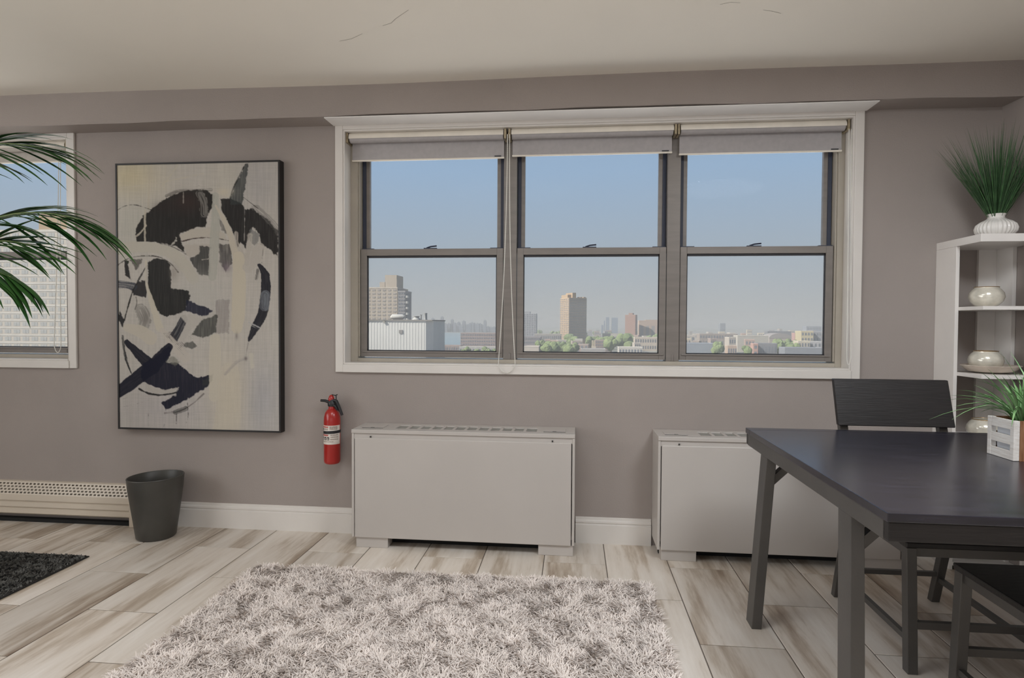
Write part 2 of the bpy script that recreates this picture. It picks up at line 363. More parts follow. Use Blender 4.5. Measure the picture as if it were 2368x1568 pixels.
# ------------------------------------------------------------------ windows
def window(name, label, ox0, ox1, oz0, oz1, units, cas=0.045):
    root = thing(name, ((ox0 + ox1) / 2, 0, oz0), label, None, kind='structure')
    # casing on the wall face
    c = MB(); c.box(ox0 - cas, ox0, -0.014, 0.0, oz0 - cas, oz1 + 0.026); c.box(ox1, ox1 + cas, -0.014, 0.0, oz0 - cas, oz1 + 0.026)
    c.box(ox0, ox1, -0.014, 0.0, oz1, oz1 + 0.026); c.box(ox0, ox1, -0.020, 0.0, oz0 - cas, oz0)
    c.build('casing', 'white_trim', root, bevel=0.003)
    j = MB(); t = 0.010
    j.box(ox0, ox0 + t, -0.010, 0.094, oz0, oz1); j.box(ox1 - t, ox1, -0.010, 0.094, oz0, oz1)
    j.box(ox0 + t, ox1 - t, -0.010, 0.094, oz1 - t, oz1); j.box(ox0 + t, ox1 - t, -0.016, 0.094, oz0, oz0 + t)
    j.build('jamb_lining', 'white_trim', root, bevel=0.002)
    fx0, fx1, fz0, fz1 = ox0 + t, ox1 - t, oz0 + t, oz1 - t
    ux0, ux1 = units[0][0], units[-1][1]
    sb, st = 1.004, 2.235
    f = MB()
    f.box(fx0, ux0 - 0.012, 0.080, 0.20, fz0, fz1); f.box(ux1 + 0.012, fx1, 0.080, 0.20, fz0, fz1)
    f.box(ux0 - 0.012, ux0 - 0.004, 0.090, 0.20, sb, st); f.box(ux1 + 0.004, ux1 + 0.012, 0.090, 0.20, sb, st)
    f.box(ux0 - 0.012, ux1 + 0.012, 0.080, 0.20, fz0, sb - 0.008); f.box(ux0 - 0.012, ux1 + 0.012, 0.080, 0.20, st, fz1)
    f.build('outer_frame', 'frame_beige', root, bevel=0.002)
    for a, b in zip(units[:-1], units[1:]):
        m = MB(); m.box(a[1] + 0.003, b[0] - 0.003, 0.092, 0.20, sb - 0.008, st); m.box((a[1] + b[0]) / 2 - 0.006, (a[1] + b[0]) / 2 + 0.006, 0.088, 0.092, sb - 0.008, sb + 0.03)
        m.build('mullion', 'frame_alu', root, bevel=0.002)
    for (a, b) in units:
        for s, xx in ((1, a), (-1, b)):
            box(xx, xx + s * 0.019, 0.134, 0.20, 1.60, st).build('shaded_track', 'track_dark', root)  # navy box in the track recess, its shadow put into the colour
        # lower sash (inside)
        s = MB(); zt = 1.628
        s.box(a, a + 0.036, 0.098, 0.126, sb, zt); s.box(b - 0.036, b, 0.098, 0.126, sb, zt)
        s.box(a + 0.036, b - 0.036, 0.096, 0.128, zt - 0.038, zt); s.box(a + 0.036, b - 0.036, 0.096, 0.128, sb, sb + 0.034)
        s.box(a + 0.01, b - 0.01, 0.090, 0.096, sb + 0.026, sb + 0.034)
        so = s.build('lower_sash', 'frame_alu', root, bevel=0.0015)
        box(a + 0.040, b - 0.040, 0.110, 0.114, sb + 0.038, zt - 0.042).build('pane', 'pane_dust_haze', so)
        g = MB(); x0, x1, z0, z1 = a + 0.036, b - 0.036, sb + 0.034, zt - 0.038
        for q in ((x0, x0 + 0.005, z0, z1), (x1 - 0.005, x1, z0, z1), (x0, x1, z0, z0 + 0.005), (x0, x1, z1 - 0.012, z1)): g.box(q[0], q[1], 0.106, 0.118, q[2], q[3])
        g.build('glazing_bead', 'gasket', so)
        mx = (a + b) / 2
        lk = MB(); lk.box(mx - 0.045, mx + 0.03, 0.102, 0.122, zt, zt + 0.006); lk.tube([(mx - 0.03, 0.112, zt + 0.006), (mx - 0.005, 0.110, zt + 0.014), (mx + 0.03, 0.106, zt + 0.017)], 0.0045, 6)
        lk.build('sash_lock', 'track_dark', so)
        for s_, xx in ((1, a), (-1, b)):
            box(xx + s_ * 0.004, xx + s_ * 0.075, 0.100, 0.122, zt, zt + 0.004).build('tilt_latch', 'track_dark', so)
        # upper sash (outside)
        s = MB()
        s.box(a + 0.018, a + 0.040, 0.140, 0.166, 1.60, st); s.box(b - 0.040, b - 0.018, 0.140, 0.166, 1.60, st)
        s.box(a + 0.040, b - 0.040, 0.140, 0.166, 1.595, 1.628); s.box(a + 0.040, b - 0.040, 0.140, 0.166, st - 0.035, st)
        so = s.build('upper_sash', 'frame_alu', root, bevel=0.0015)
        box(a + 0.042, b - 0.042, 0.152, 0.156, 1.626, st - 0.034).build('pane', 'pane_clean', so)
    return root
window('window_2', 'wide white-cased window of three double-hung units', *W2, [(-1.235, -0.402), (-0.322, 0.506), (0.582, 1.386)])
window('window_1', 'single double-hung window behind the palm fronds', *W1, [(-4.19, -3.062)])

# ------------------------------------------------------------------ roller blinds
def blind(label, x0, x1, zb, chain=None, zc=2.248, group='roller blinds', fab='blind_fabric'):
    r = thing('roller_blind', ((x0 + x1) / 2, 0.035, zc), label, 'blind', group)
    mb = MB(); mb.tube([(x0 + 0.012, 0.038, zc), (x1 - 0.012, 0.038, zc)], 0.0265, 20); mb.build('fabric_roll', fab, r, smooth=True)
    c = MB(); n = 8; pr = [(0.038 - 0.031 * math.cos(t), zc + 0.031 * math.sin(t)) for t in [math.radians(-14 + 100 * k / n) for k in range(n + 1)]]
    pr2 = [(0.038 - 0.0285 * math.cos(t), zc + 0.0285 * math.sin(t)) for t in [math.radians(-14 + 100 * k / n) for k in range(n + 1)]]
    P = pr + pr2[::-1]; k = len(P)
    c.add([(x0 + 0.01, y, z) for y, z in P] + [(x1 - 0.01, y, z) for y, z in P], [tuple(range(k))[::-1], tuple(range(k, 2 * k))] + [(i, (i + 1) % k, k + (i + 1) % k, k + i) for i in range(k)])
    c.build('valance_strip', 'blind_tube', r, smooth=True)
    box(x0 + 0.012, x1 - 0.012, 0.0645, 0.066, zb, zc).build('fabric', fab, r)
    mb = MB(); mb.box(x0 + 0.010, x1 - 0.010, 0.060, 0.070, zb - 0.009, zb); mb.build('bottom_rail', 'blind_tube', r, bevel=0.002)
    box(x1 - 0.065, x1 - 0.028, 0.0605, 0.064, zb + 0.002, zb + 0.007).build('rail_tab', 'gasket', r)
    for xx in (x0, x1):
        b = MB(); b.box(xx - 0.006, xx + 0.006, 0.008, 0.085, zc - 0.030, zc + 0.026); b.tube([(xx - 0.008, 0.03, zc), (xx + 0.008, 0.03, zc)], 0.016, 12)
        b.build('bracket', 'blind_bracket', r, bevel=0.002)
    if chain:
        cx, zt, zl, wd = chain
        pts = []
        n = 40
        for i in range(n + 1): t = i / n; pts.append((cx - 0.006 - wd * t ** 2.2, 0.004 - 0.034 * t, zt - (zt - zl - 0.05) * t))
        for i in range(1, 14): a = math.pi * i / 14; pts.append((cx - (0.006 + wd) * math.cos(a), -0.030, zl + 0.05 - 0.055 * math.sin(a)))
        for i in range(n + 1): t = 1 - i / n; pts.append((cx + 0.006 + wd * t ** 2.2, 0.004 - 0.034 * t, zt - (zt - zl - 0.05) * t))
        mb = MB(); mb.tube(pts, 0.0022, 5)
        # beads
        acc = 0; last = Vector(pts[0])
        for p in pts:
            p = Vector(p); d = (p - last).length; m = int(d / 0.010)
            for q in range(m):
                c0 = last.lerp(p, (q + 0.5) / max(m, 1)); rr = 0.0034
                mb.add([c0 + Vector(v) * rr for v in ((1, 0, 0), (-1, 0, 0), (0, 1, 0), (0, -1, 0), (0, 0, 1), (0, 0, -1))],
                       [(0, 2, 4), (2, 1, 4), (1, 3, 4), (3, 0, 4), (2, 0, 5), (1, 2, 5), (3, 1, 5), (0, 3, 5)])
            last = p
        tag(mb.build('bead_chain', 'chain_plastic', r), 'looped white bead chain')
    return r
blind('rolled-up grey roller blind over the left third of the wide window', -1.284, -0.384, 2.134, (-0.364, 2.24, 0.935, 0.040))
blind('rolled-up grey roller blind over the middle third of the wide window', -0.360, 0.536, 2.142)
blind('rolled-up grey roller blind over the right third of the wide window', 0.552, 1.416, 2.130, (1.421, 2.22, 1.0, 0.004))
blind('pale roller blind at the top of the window behind the palm', -4.22, -3.010, 2.170, (-3.045, 2.22, 1.02, 0.016), fab='blind_pale')

# ------------------------------------------------------------------ convector covers
def convector(x0, label):
    wd, yf, zt, zb = 1.184, -0.222, 0.634, 0.056
    x1 = x0 + wd; r = thing('convector_cover', ((x0 + x1) / 2, -0.11, 0), label, 'radiator', 'convector covers under the wide window')
    s = MB(); s.box(x0, x0 + 0.014, yf, -0.002, zb, zt - 0.020); s.box(x1 - 0.014, x1, yf, -0.002, zb, zt - 0.020); s.box(x0 + 0.014, x1 - 0.014, -0.012, -0.002, zb, zt - 0.02)
    s.build('casing_shell', 'white_metal', r, bevel=0.003)
    box(x0 + 0.018, x1 - 0.018, yf - 0.004, yf + 0.012, zb, zt - 0.044).build('front_panel', 'white_metal', r, bevel=0.004)
    box(x0 + 0.014, x1 - 0.014, yf + 0.004, yf + 0.012, zt - 0.050, zt - 0.02).build('front_rail', 'white_metal', r)
    for xx in (x0 + 0.10, x1 - 0.12): box(xx, xx + 0.008, yf - 0.0005, yf + 0.004, zt - 0.042, zt - 0.034).build('screw', 'notch', r)
    # top with real openings
    t = MB(); z0, z1 = zt - 0.020, zt; va, vb = x0 + 0.222, x0 + 0.982; ya, yb = -0.165, -0.062
    t.box(x0, x1, yf - 0.004, ya, z0, z1); t.box(x0, x1, yb, -0.002, z0, z1); t.box(x0, va, ya, yb, z0, z1); t.box(vb, x1, ya, yb, z0, z1)
    n = 12; p = (vb - va) / n
    for i in range(1, n): t.box(va + p * i - 0.008, va + p * i + 0.008, ya, yb, z0, z1)
    t.build('top_cover', 'white_metal', r, bevel=0.002)
    for i in range(n):
        a, b = va + p * i + (0.008 if i else 0), va + p * (i + 1) - (0.008 if i < n - 1 else 0)
        g = MB()
        for k in range(7): y = ya + (yb - ya) * (k + 0.5) / 7; g.box(a, b, y - 0.0045, y + 0.0045, z0 + 0.004, z0 + 0.015)
        g.build('vent_grille', 'grille', r)
    box(va, vb, ya, yb, z0 - 0.10, z0 - 0.095).build('coil_tray', 'dark_gap', r)
    for a, b in ((x0 + 0.040, x0 + 0.155), (x1 - 0.165, x1 - 0.050)):
        d = box(a, b, -0.170, -0.075, z1, z1 + 0.003).build('access_door', 'white_metal', r, bevel=0.001)
        nm = MB(); nm.box(a, b, -0.1725, -0.170, z1 + 0.0002, z1 + 0.002); nm.box((a + b) / 2 - 0.01, (a + b) / 2 + 0.01, -0.170, -0.162, z1 + 0.003, z1 + 0.0035); nm.build('finger_notch', 'notch', d)
    for a, b in ((x0 + 0.022, x0 + 0.196), (x1 - 0.186, x1 - 0.006)):
        box(a, b, yf + 0.008, yf + 0.09, 0.0, zb).build('foot', 'white_metal', r, bevel=0.002)
    box(x0 + 0.02, x1 - 0.02, -0.12, -0.09, 0, zb).build('under_gap_shade', 'dark_gap', r)  # near-black board standing in for the shade under the cover
    return r
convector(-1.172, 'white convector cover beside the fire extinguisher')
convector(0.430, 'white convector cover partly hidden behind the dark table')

# ------------------------------------------------------------------ baseboard heater
hx0, hx1 = -4.55, -2.565
r = thing('baseboard_heater', ((hx0 + hx1) / 2, -0.035, 0), 'cream baseboard heater with perforated top along the wall', 'radiator')
def hp(u):  # perforated face from the top back edge forward and down
    a, b = Vector((0, -0.022, 0.236)), Vector((0, -0.064, 0.168)); return a.lerp(b, u)
mb = MB()
def strip(u0, u1, x0, x1):
    a, b = hp(u0), hp(u1); mb.add([(x0, a.y, a.z), (x0, b.y, b.z), (x1, b.y, b.z), (x1, a.y, a.z)], [(0, 1, 2, 3)])
rows = [0.12, 0.34, 0.56, 0.78]; hh = 0.12; u = 0.0
for k, rc in enumerate(rows):
    strip(u, rc, hx0, hx1); u = rc + hh
    x = hx0 + (0.0125 if k % 2 else 0.0)
    if x > hx0: strip(rc, rc + hh, hx0, x)
    while x < hx1 - 0.02:
        strip(rc, rc + hh, x, x + 0.010); x += 0.025
        if x >= hx1 - 0.02: strip(rc, rc + hh, x, hx1)
strip(u, 1.0, hx0, hx1)
tag(mb.build('perforated_panel', 'cream_metal', r))
mb = MB(); mb.box(hx0, hx1, -0.024, 0, 0.228, 0.238); mb.box(hx0, hx1, -0.004, 0, 0.03, 0.23)
mb.build('back_plate', 'cream_metal', r)
mb = MB(); pr = [(-0.064, 0.168), (-0.066, 0.134), (-0.058, 0.131), (-0.058, 0.127), (-0.069, 0.124), (-0.071, 0.098), (-0.062, 0.095), (-0.062, 0.091), (-0.072, 0.088), (-0.072, 0.060), (-0.066, 0.056), (-0.054, 0.062), (-0.054, 0.166)]
k = len(pr); mb.add([(hx0, y, z) for y, z in pr] + [(hx1, y, z) for y, z in pr], [tuple(range(k))[::-1], tuple(range(k, 2 * k))] + [(i, (i + 1) % k, k + (i + 1) % k, k + i) for i in range(k)])
mb.build('front_panel', 'cream_metal', r)
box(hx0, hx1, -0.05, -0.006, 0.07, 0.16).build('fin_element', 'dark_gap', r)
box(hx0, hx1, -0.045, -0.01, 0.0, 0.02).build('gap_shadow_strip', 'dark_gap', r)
mb = MB(); mb.prism([(hx1, -0.001, 0.002), (hx1, -0.078, 0.002), (hx1, -0.078, 0.160), (hx1, -0.026, 0.242), (hx1, -0.001, 0.242)], (0.055, 0, 0)); mb.build('end_cap', 'cream_metal', r, bevel=0.003)

# ------------------------------------------------------------------ waste bin
bx, by = -2.312, -0.19
mb = MB(); prof = [(0.0, 0.002), (0.092, 0.002), (0.100, 0.010), (0.112, 0.10), (0.126, 0.20), (0.137, 0.28), (0.1405, 0.325), (0.141, 0.338), (0.138, 0.341), (0.134, 0.336), (0.130, 0.28), (0.105, 0.10), (0.095, 0.02), (0.0, 0.018)]
mb.lathe(prof, 48, (bx, by, 0))
mb.v = [(x, y, z + (0.022 * (x - bx) if z > 0.25 else 0)) for x, y, z in mb.v]
r = thing('waste_bin', (bx, by, 0), 'dark charcoal tapered waste bin standing by the heater end', 'bin')
mb.build('bucket', 'bin_plastic', r, smooth=True)
mb = MB(); mb.tube([(bx + 0.1395 * math.cos(t), by + 0.1395 * math.sin(t), 0.339 + 0.022 * 0.1395 * math.cos(t)) for t in [2 * math.pi * k / 48 for k in range(49)]], 0.0035, 6, cap=False)
mb.build('rim', 'bin_plastic', r, smooth=True)

# ------------------------------------------------------------------ fire extinguisher on its wall bracket
ex, ey = -1.343, -0.066
r = thing('fire_extinguisher', (ex, ey, 0.41), 'small red fire extinguisher hung on the wall', 'extinguisher')
mb = MB(); mb.lathe([(0.0, 0.412), (0.036, 0.412), (0.043, 0.418), (0.0455, 0.43), (0.0455, 0.655), (0.044, 0.675), (0.038, 0.697), (0.028, 0.712), (0.020, 0.718), (0.019, 0.735), (0.0, 0.735)], 32, (ex, ey, 0)); mb.build('cylinder', 'red_paint', r, smooth=True)
def patch(a0, a1, z0, z1, rad, n=16):
    m = MB(); vs = []; fs = []
    for i in range(n + 1):
        a = math.radians(a0 + (a1 - a0) * i / n)
        for rr in (rad, rad - 0.0008):
            for z in (z0, z1): vs.append((ex + rr * math.cos(a), ey + rr * math.sin(a), z))
    for i in range(n):
        k = i * 4; fs += [(k, k + 4, k + 5, k + 1), (k + 1, k + 5, k + 7, k + 3), (k + 2, k + 6, k + 4, k)]
    return m.add(vs, fs)
lb = patch(185, 355, 0.525, 0.630, 0.0462); lab = lb.build('paper_label', 'label_white', r, smooth=True)
patch(205, 265, 0.618, 0.625, 0.0466).build('label_print', 'label_red', lab)
patch(212, 222, 0.604, 0.614, 0.0466, 3).build('label_print', 'black_plastic', lab)
patch(224, 262, 0.604, 0.614, 0.0466, 6).build('label_print', 'label_grey', lab)
patch(275, 330, 0.606, 0.626, 0.0466, 6).build('label_print', 'label_grey', lab)
patch(205, 265, 0.572, 0.580, 0.0466).build('label_print', 'label_red', lab)
for a in (212, 234, 256): patch(a, a + 16, 0.549, 0.566, 0.0466, 4).build('pictogram', 'black_plastic', lab)
for a in (216, 238, 260): patch(a, a + 7, 0.552, 0.560, 0.0468, 3).build('pictogram_mark', 'label_white', lab)
patch(206, 300, 0.538, 0.543, 0.0466).build('label_print', 'label_grey', lab)
for z in (0.550, 0.562, 0.574): patch(280, 335, z, z + 0.007, 0.0466, 5).build('label_print', 'label_grey', lab)
mb = MB(); n = 40; pts = []
vs = []; fs = []
for i in range(n):
    a = 2 * math.pi * i / n
    for rr, z in ((0.0470, 0.584), (0.0470, 0.600), (0.0458, 0.600), (0.0458, 0.584)): vs.append((ex + rr * math.cos(a), ey + rr * math.sin(a), z + 0.05 * rr * math.cos(a)))
for i in range(n):
    for k in range(4): fs.append((i * 4 + k, ((i + 1) % n) * 4 + k, ((i + 1) % n) * 4 + (k + 1) % 4, i * 4 + (k + 1) % 4))
mb.add(vs, fs).build('bracket_strap', 'black_plastic', r, smooth=True)
mb = MB(); mb.box(ex - 0.014, ex + 0.014, -0.022, -0.001, 0.50, 0.74); mb.build('wall_bracket', 'black_plastic', r, bevel=0.002)
mb = MB(); mb.lathe([(0.022, 0.733), (0.024, 0.738), (0.024, 0.752), (0.018, 0.760), (0.016, 0.770), (0.0, 0.772)], 20, (ex, ey, 0)); mb.build('valve_body', 'black_plastic', r, smooth=True)
mb = MB(); mb.tube([(ex - 0.012, ey - 0.008, 0.755), (ex - 0.035, ey - 0.012, 0.764), (ex - 0.060, ey - 0.014, 0.766)], [0.009, 0.008, 0.0075], 10); mb.build('nozzle', 'black_plastic', r, smooth=True)
mb = MB(); mb.tube([(ex + 0.008, ey - 0.006, 0.768), (ex + 0.030, ey - 0.012, 0.764), (ex + 0.042, ey - 0.015, 0.742), (ex + 0.060, ey - 0.018, 0.700), (ex + 0.066, ey - 0.018, 0.686)], [0.008, 0.009, 0.0085, 0.008, 0.007], 8); mb.build('carry_handle', 'black_plastic', r, smooth=True)
mb = MB(); mb.tube([(ex + 0.005, ey - 0.012, 0.745), (ex + 0.025, ey - 0.014, 0.735), (ex + 0.038, ey - 0.012, 0.712)], [0.007, 0.009, 0.005], 8); mb.build('handle_grip', 'black_plastic', r, smooth=True)
mb = MB(); mb.lathe([(0.0, 0.764), (0.016, 0.764), (0.017, 0.775), (0.013, 0.788), (0.006, 0.796), (0.0, 0.797)], 16, (ex - 0.004, ey, 0)); mb.build('push_button', 'red_paint', r, smooth=True)
mb = MB(); mb.tube([(ex - 0.002, ey, 0.797), (ex + 0.022, ey - 0.006, 0.794), (ex + 0.034, ey - 0.008, 0.799)], 0.003, 6); mb.tube([(ex + 0.026, ey - 0.007, 0.795), (ex + 0.027, ey - 0.008, 0.770)], 0.003, 6); mb.build('trigger_lever', 'black_plastic', r)

# ------------------------------------------------------------------ framed abstract painting (flat print on a canvas)
px0, px1, pz0, pz1, pyf = -2.648, -1.652, 0.572, 2.114, -0.052
r = thing('framed_painting', ((px0 + px1) / 2, -0.026, pz0), 'large abstract black, grey and cream canvas in a thin black frame', 'painting')
t = 0.010; mb = MB()
mb.box(px0, px0 + t, pyf, -0.001, pz0, pz1); mb.box(px1 - t, px1, pyf, -0.001, pz0, pz1); mb.box(px0 + t, px1 - t, pyf, -0.001, pz0, pz0 + t); mb.box(px0 + t, px1 - t, pyf, -0.001, pz1 - t, pz1)
mb.box(px0 + t, px1 - t, -0.010, -0.004, pz0 + t, pz1 - t)
mb.build('frame', 'black_frame', r, bevel=0.001)
GX, GY = 330, 500
U, V = np.meshgrid(np.linspace(0, 1, GX), np.linspace(0, 1, GY))       # V from the top
DX = (1 - V) * ((1 - U) * 62 + U * 1783) + V * ((1 - U) * 105 + U * 1835)
DY = (1 - V) * ((1 - U) * 175 + U * 85) + V * ((1 - U) * 2956 + U * 2986)
def vnoise(x, y, s, seed):
    g = np.random.default_rng(seed).random((97, 97)); xs, ys = (x / s) % 96, (y / s) % 96
    i, j = xs.astype(int), ys.astype(int); fx, fy = xs - i, ys - j; fx = fx * fx * (3 - 2 * fx); fy = fy * fy * (3 - 2 * fy)
    return (g[j, i] * (1 - fx) + g[j, i + 1] * fx) * (1 - fy) + (g[j + 1, i] * (1 - fx) + g[j + 1, i + 1] * fx) * fy
NE = (vnoise(DX, DY, 38, 1) - 0.5) * 2 * 0.6 + (vnoise(DX, DY, 14, 2) - 0.5) * 2 * 0.4
def C(c): return np.array(s2l(c))
IMG = np.zeros((GY, GX, 3)); IMG[:] = C((186, 180, 172))
def blend(a, col): IMG[:] = IMG * (1 - a[..., None]) + C(col) * a[..., None]
def blob(cx, cy, rx, ry, col, al): blend(al * np.exp(-(((DX - cx) / rx) ** 2 + ((DY - cy) / ry) ** 2)), col)
_sid = [10]
def stroke(pts, wds, col, al=0.95, dry=0.25, soft=5, rough=6):
    dry = dry * 0.3 if dry < 0.2 else dry
    pts = np.array(pts, float); n = len(pts); wds = np.array(wds if hasattr(wds, '__len__') else [wds] * n, float)
    best = np.full(DX.shape, 1e9); sg = np.zeros(DX.shape); tt = np.zeros(DX.shape); ww = np.ones(DX.shape); acc = 0
    # smooth the polyline
    tq = np.linspace(0, n - 1, max(24, n * 6)); idx = np.arange(n)
    if n > 2:
        P = []
        for q in tq:
            i = min(int(q), n - 2); f = q - i; p0, p1, p2, p3 = pts[max(i - 1, 0)], pts[i], pts[i + 1], pts[min(i + 2, n - 1)]
            P.append(0.5 * ((2 * p1) + (-p0 + p2) * f + (2 * p0 - 5 * p1 + 4 * p2 - p3) * f * f + (-p0 + 3 * p1 - 3 * p2 + p3) * f ** 3))
        P = np.array(P); wq = np.interp(tq, idx, wds)
    else: P, wq = pts, wds
    for k in range(len(P) - 1):
        a, b = P[k], P[k + 1]; d = b - a; L2 = max(d @ d, 1e-6); L = math.sqrt(L2)
        t_ = np.clip(((DX - a[0]) * d[0] + (DY - a[1]) * d[1]) / L2, 0, 1)
        ex_, ey_ = DX - a[0] - t_ * d[0], DY - a[1] - t_ * d[1]; ds = np.hypot(ex_, ey_)
        m = ds < best; best[m] = ds[m]; sg[m] = np.sign(ex_ * d[1] - ey_ * d[0])[m] * ds[m]; tt[m] = (acc + t_ * L)[m]; ww[m] = (wq[k] + (wq[k + 1] - wq[k]) * t_)[m]; acc += L
    _sid[0] += 1
    lines = vnoise(tt * 0.06 + 500, sg * 1.0 + 500, 6, _sid[0])
    a = np.clip((ww / 2 - best + NE * rough) / soft, 0, 1) * (1 - dry * np.clip((lines - 0.45) * 3, 0, 1)) * al
    blend(a, col)
def poly(pts, col, al=0.95, dry=0.10, soft=9, rough=14, ang=90):
    dry = dry * 0.3
    pts = np.array(pts, float); n = len(pts); inside = np.zeros(DX.shape, bool); best = np.full(DX.shape, 1e9)
    for k in range(n):
        a, b = pts[k], pts[(k + 1) % n]; d = b - a
        c = ((a[1] > DY) != (b[1] > DY)) & (DX < (b[0] - a[0]) * (DY - a[1]) / (b[1] - a[1] + 1e-9) + a[0]); inside ^= c
        t_ = np.clip(((DX - a[0]) * d[0] + (DY - a[1]) * d[1]) / max(d @ d, 1e-6), 0, 1)
        best = np.minimum(best, np.hypot(DX - a[0] - t_ * d[0], DY - a[1] - t_ * d[1]))
    sd = np.where(inside, best, -best); _sid[0] += 1
    ca, sa = math.cos(math.radians(ang)), math.sin(math.radians(ang))
    lines = vnoise((DX * ca + DY * sa) * 0.06 + 500, (-DX * sa + DY * ca) + 3500, 7, _sid[0])
    a = np.clip((sd + NE * rough) / soft + 0.5, 0, 1) * (1 - dry * np.clip((lines - 0.45) * 3, 0, 1)) * al
    blend(a, col)
B = 1476
# grounds
blob(200, 280, 330, 230, (196, 184, 152), 0.8); blob(1550, 300, 260, 330, (172, 168, 166), 0.8); blob(1250, 250, 200, 260, (192, 186, 174), 0.7)
blob(250, 800, 250, 260, (180, 177, 166), 0.7); blob(600, 2750, 600, 260, (176, 170, 168), 0.8); blob(1620, 2650, 230, 420, (168, 166, 168), 0.8)
blob(1300, 2600, 200, 500, (196, 186, 168), 0.8); blob(950, 1600, 300, 250, (182, 178, 172), 0.7)
LN = vnoise(DX, DY * 0.05, 9, 5); IMG *= (1 - 0.07 * (LN[..., None] - 0.5) * 2)
LN = vnoise(DX * 0.05, DY, 7, 6); IMG *= (1 - 0.04 * (LN[..., None] - 0.5) * 2)
# scratches at the top
stroke([(430, 150), (412, 400), (408, 620)], 26, (188, 178, 160), 0.8); stroke([(120, 410), (520, 345), (990, 235)], 15, (192, 184, 168), 0.8)
stroke([(720, 150), (640, 270), (530, 400)], 16, (190, 182, 165), 0.8); stroke([(590, 160), (570, 420)], 14, (190, 182, 165), 0.6); stroke([(470, 415), (600, 405)], 14, (190, 182, 165), 0.6)
stroke([(58, 652), (150, 600), (260, 585), (380, 615), (470, 645)], 9, (52, 48, 46), 0.9)
# big dark arc
poly([(262, 890), (290, 790), (350, 700), (430, 640), (520, 560), (640, 480), (780, 430), (900, 405), (1040, 410), (1112, 470), (1115, 570), (1060, 640), (1035, 710), (1030, 810), (950, 800), (800, 860), (745, 890), (770, 960), (815, 1090), (700, 1010), (560, 985), (400, 968), (280, 985)], (47, 45, 43), 0.97, 0.08)
blob(820, 540, 150, 110, (84, 66, 62), 0.55); blob(560, 600, 120, 60, (66, 56, 54), 0.5); stroke([(960, 450), (1000, 540), (1010, 660)], 90, (140, 136, 130), 0.6, 0.9, rough=22)
stroke([(600, 480), (720, 430), (860, 420), (1080, 405)], 40, (70, 66, 62), 0.6, 0.8); stroke([(890, 375), (960, 360)], 8, (60, 56, 52), 0.8)
stroke([(785, 440), (785, 550)], 14, (160, 152, 144), 0.6)
# right dark mass and fin
poly([(1180, 500), (1290, 490), (1400, 540), (1440, 600), (1530, 590), (1620, 660), (1700, 720), (1790, 830), (1795, 1110), (1720, 1030), (1610, 975), (1600, 860), (1530, 790), (1485, 890), (1455, 1020), (1400, 950), (1370, 1010), (1320, 860), (1270, 760), (1190, 600)], (48, 46, 46), 0.96, 0.12)
stroke([(1560, 590), (1680, 690), (1790, 830)], 80, (118, 114, 110), 0.55, 0.9, rough=22)
poly([(1478, 100), (1450, 330), (1412, 545), (1282, 560), (1290, 470), (1345, 330), (1400, 210), (1440, 110)], (72, 76, 76), 0.88, 0.35)
stroke([(1440, 120), (1370, 260), (1320, 370), (1280, 490)], 16, (50, 50, 50), 0.8, 0.3)
stroke([(1420, 470), (1500, 530), (1580, 590)], 10, (60, 56, 54), 0.7)
blob(1215, 420, 70, 40, (200, 190, 172), 0.9); stroke([(1160, 435), (1260, 465)], 24, (196, 188, 172), 0.8)
poly([(1500, 800), (1600, 870), (1580, 970), (1540, 990), (1490, 920)], (118, 118, 116), 0.75, 0.5)
# pale inner ellipse
poly([(748, 895), (850, 845), (960, 808), (1080, 800), (1200, 850), (1275, 935), (1150, 930), (1050, 915), (900, 925), (775, 950)], (184, 176, 164), 0.95, 0.2, ang=0)
stroke([(770, 962), (880, 930), (1000, 915), (1090, 915)], 16, (72, 54, 52), 0.9, 0.3); stroke([(1170, 922), (1270, 940)], 15, (60, 52, 50), 0.9, 0.3)
poly([(800, 1000), (950, 985), (1060, 980), (1280, 985), (1290, 1030), (1000, 1010), (960, 1090), (860, 1130), (820, 1100)], (180, 172, 162), 0.9, 0.2)
poly([(960, 1000), (1085, 1010), (1065, 1100), (1085, 1240), (1070, 1320), (960, 1310), (895, 1220), (862, 1135), (960, 1095)], (72, 72, 70), 0.92, 0.3)
poly([(1160, 975), (1300, 985), (1308, 1180), (1245, 1280), (1180, 1160)], (62, 60, 62), 0.8, 0.85); blob(1260, 1230, 50, 50, (128, 112, 122), 0.6)
stroke([(990, 1150), (1060, 1140)], 14, (180, 174, 164), 0.8)
poly([(1160, 700), (1260, 800), (1270, 880), (1200, 830)], (70, 68, 66), 0.7, 0.7)
# white bands and drips
stroke([(1130, 460), (1130, 700), (1120, 1000), (1105, 1330)], [70, 95, 110, 90], (172, 170, 160), 0.9, 0.35)
stroke([(1130, 570), (1220, 720), (1290, 880), (1350, 1090)], [22, 55, 70, 80], (192, 183, 168), 0.95, 0.15)
stroke([(1350, 860), (1370, 1000), (1440, 1100)], 45, (178, 170, 160), 0.8, 0.6); stroke([(1500, 880), (1480, 1050), (1460, 1180)], 60, (180, 173, 163), 0.85, 0.5)
stroke([(1438, 590), (1440, 760), (1438, 1010)], 9, (175, 170, 164), 0.8)
stroke([(1380, 1110), (1390, 1400), (1385, 1700), (1370, 1880)], [120, 150, 150, 120], (196, 187, 169), 0.95, 0.12)
stroke([(1600, 1010), (1560, 1120), (1480, 1220)], 120, (182, 175, 166), 0.8, 0.4)
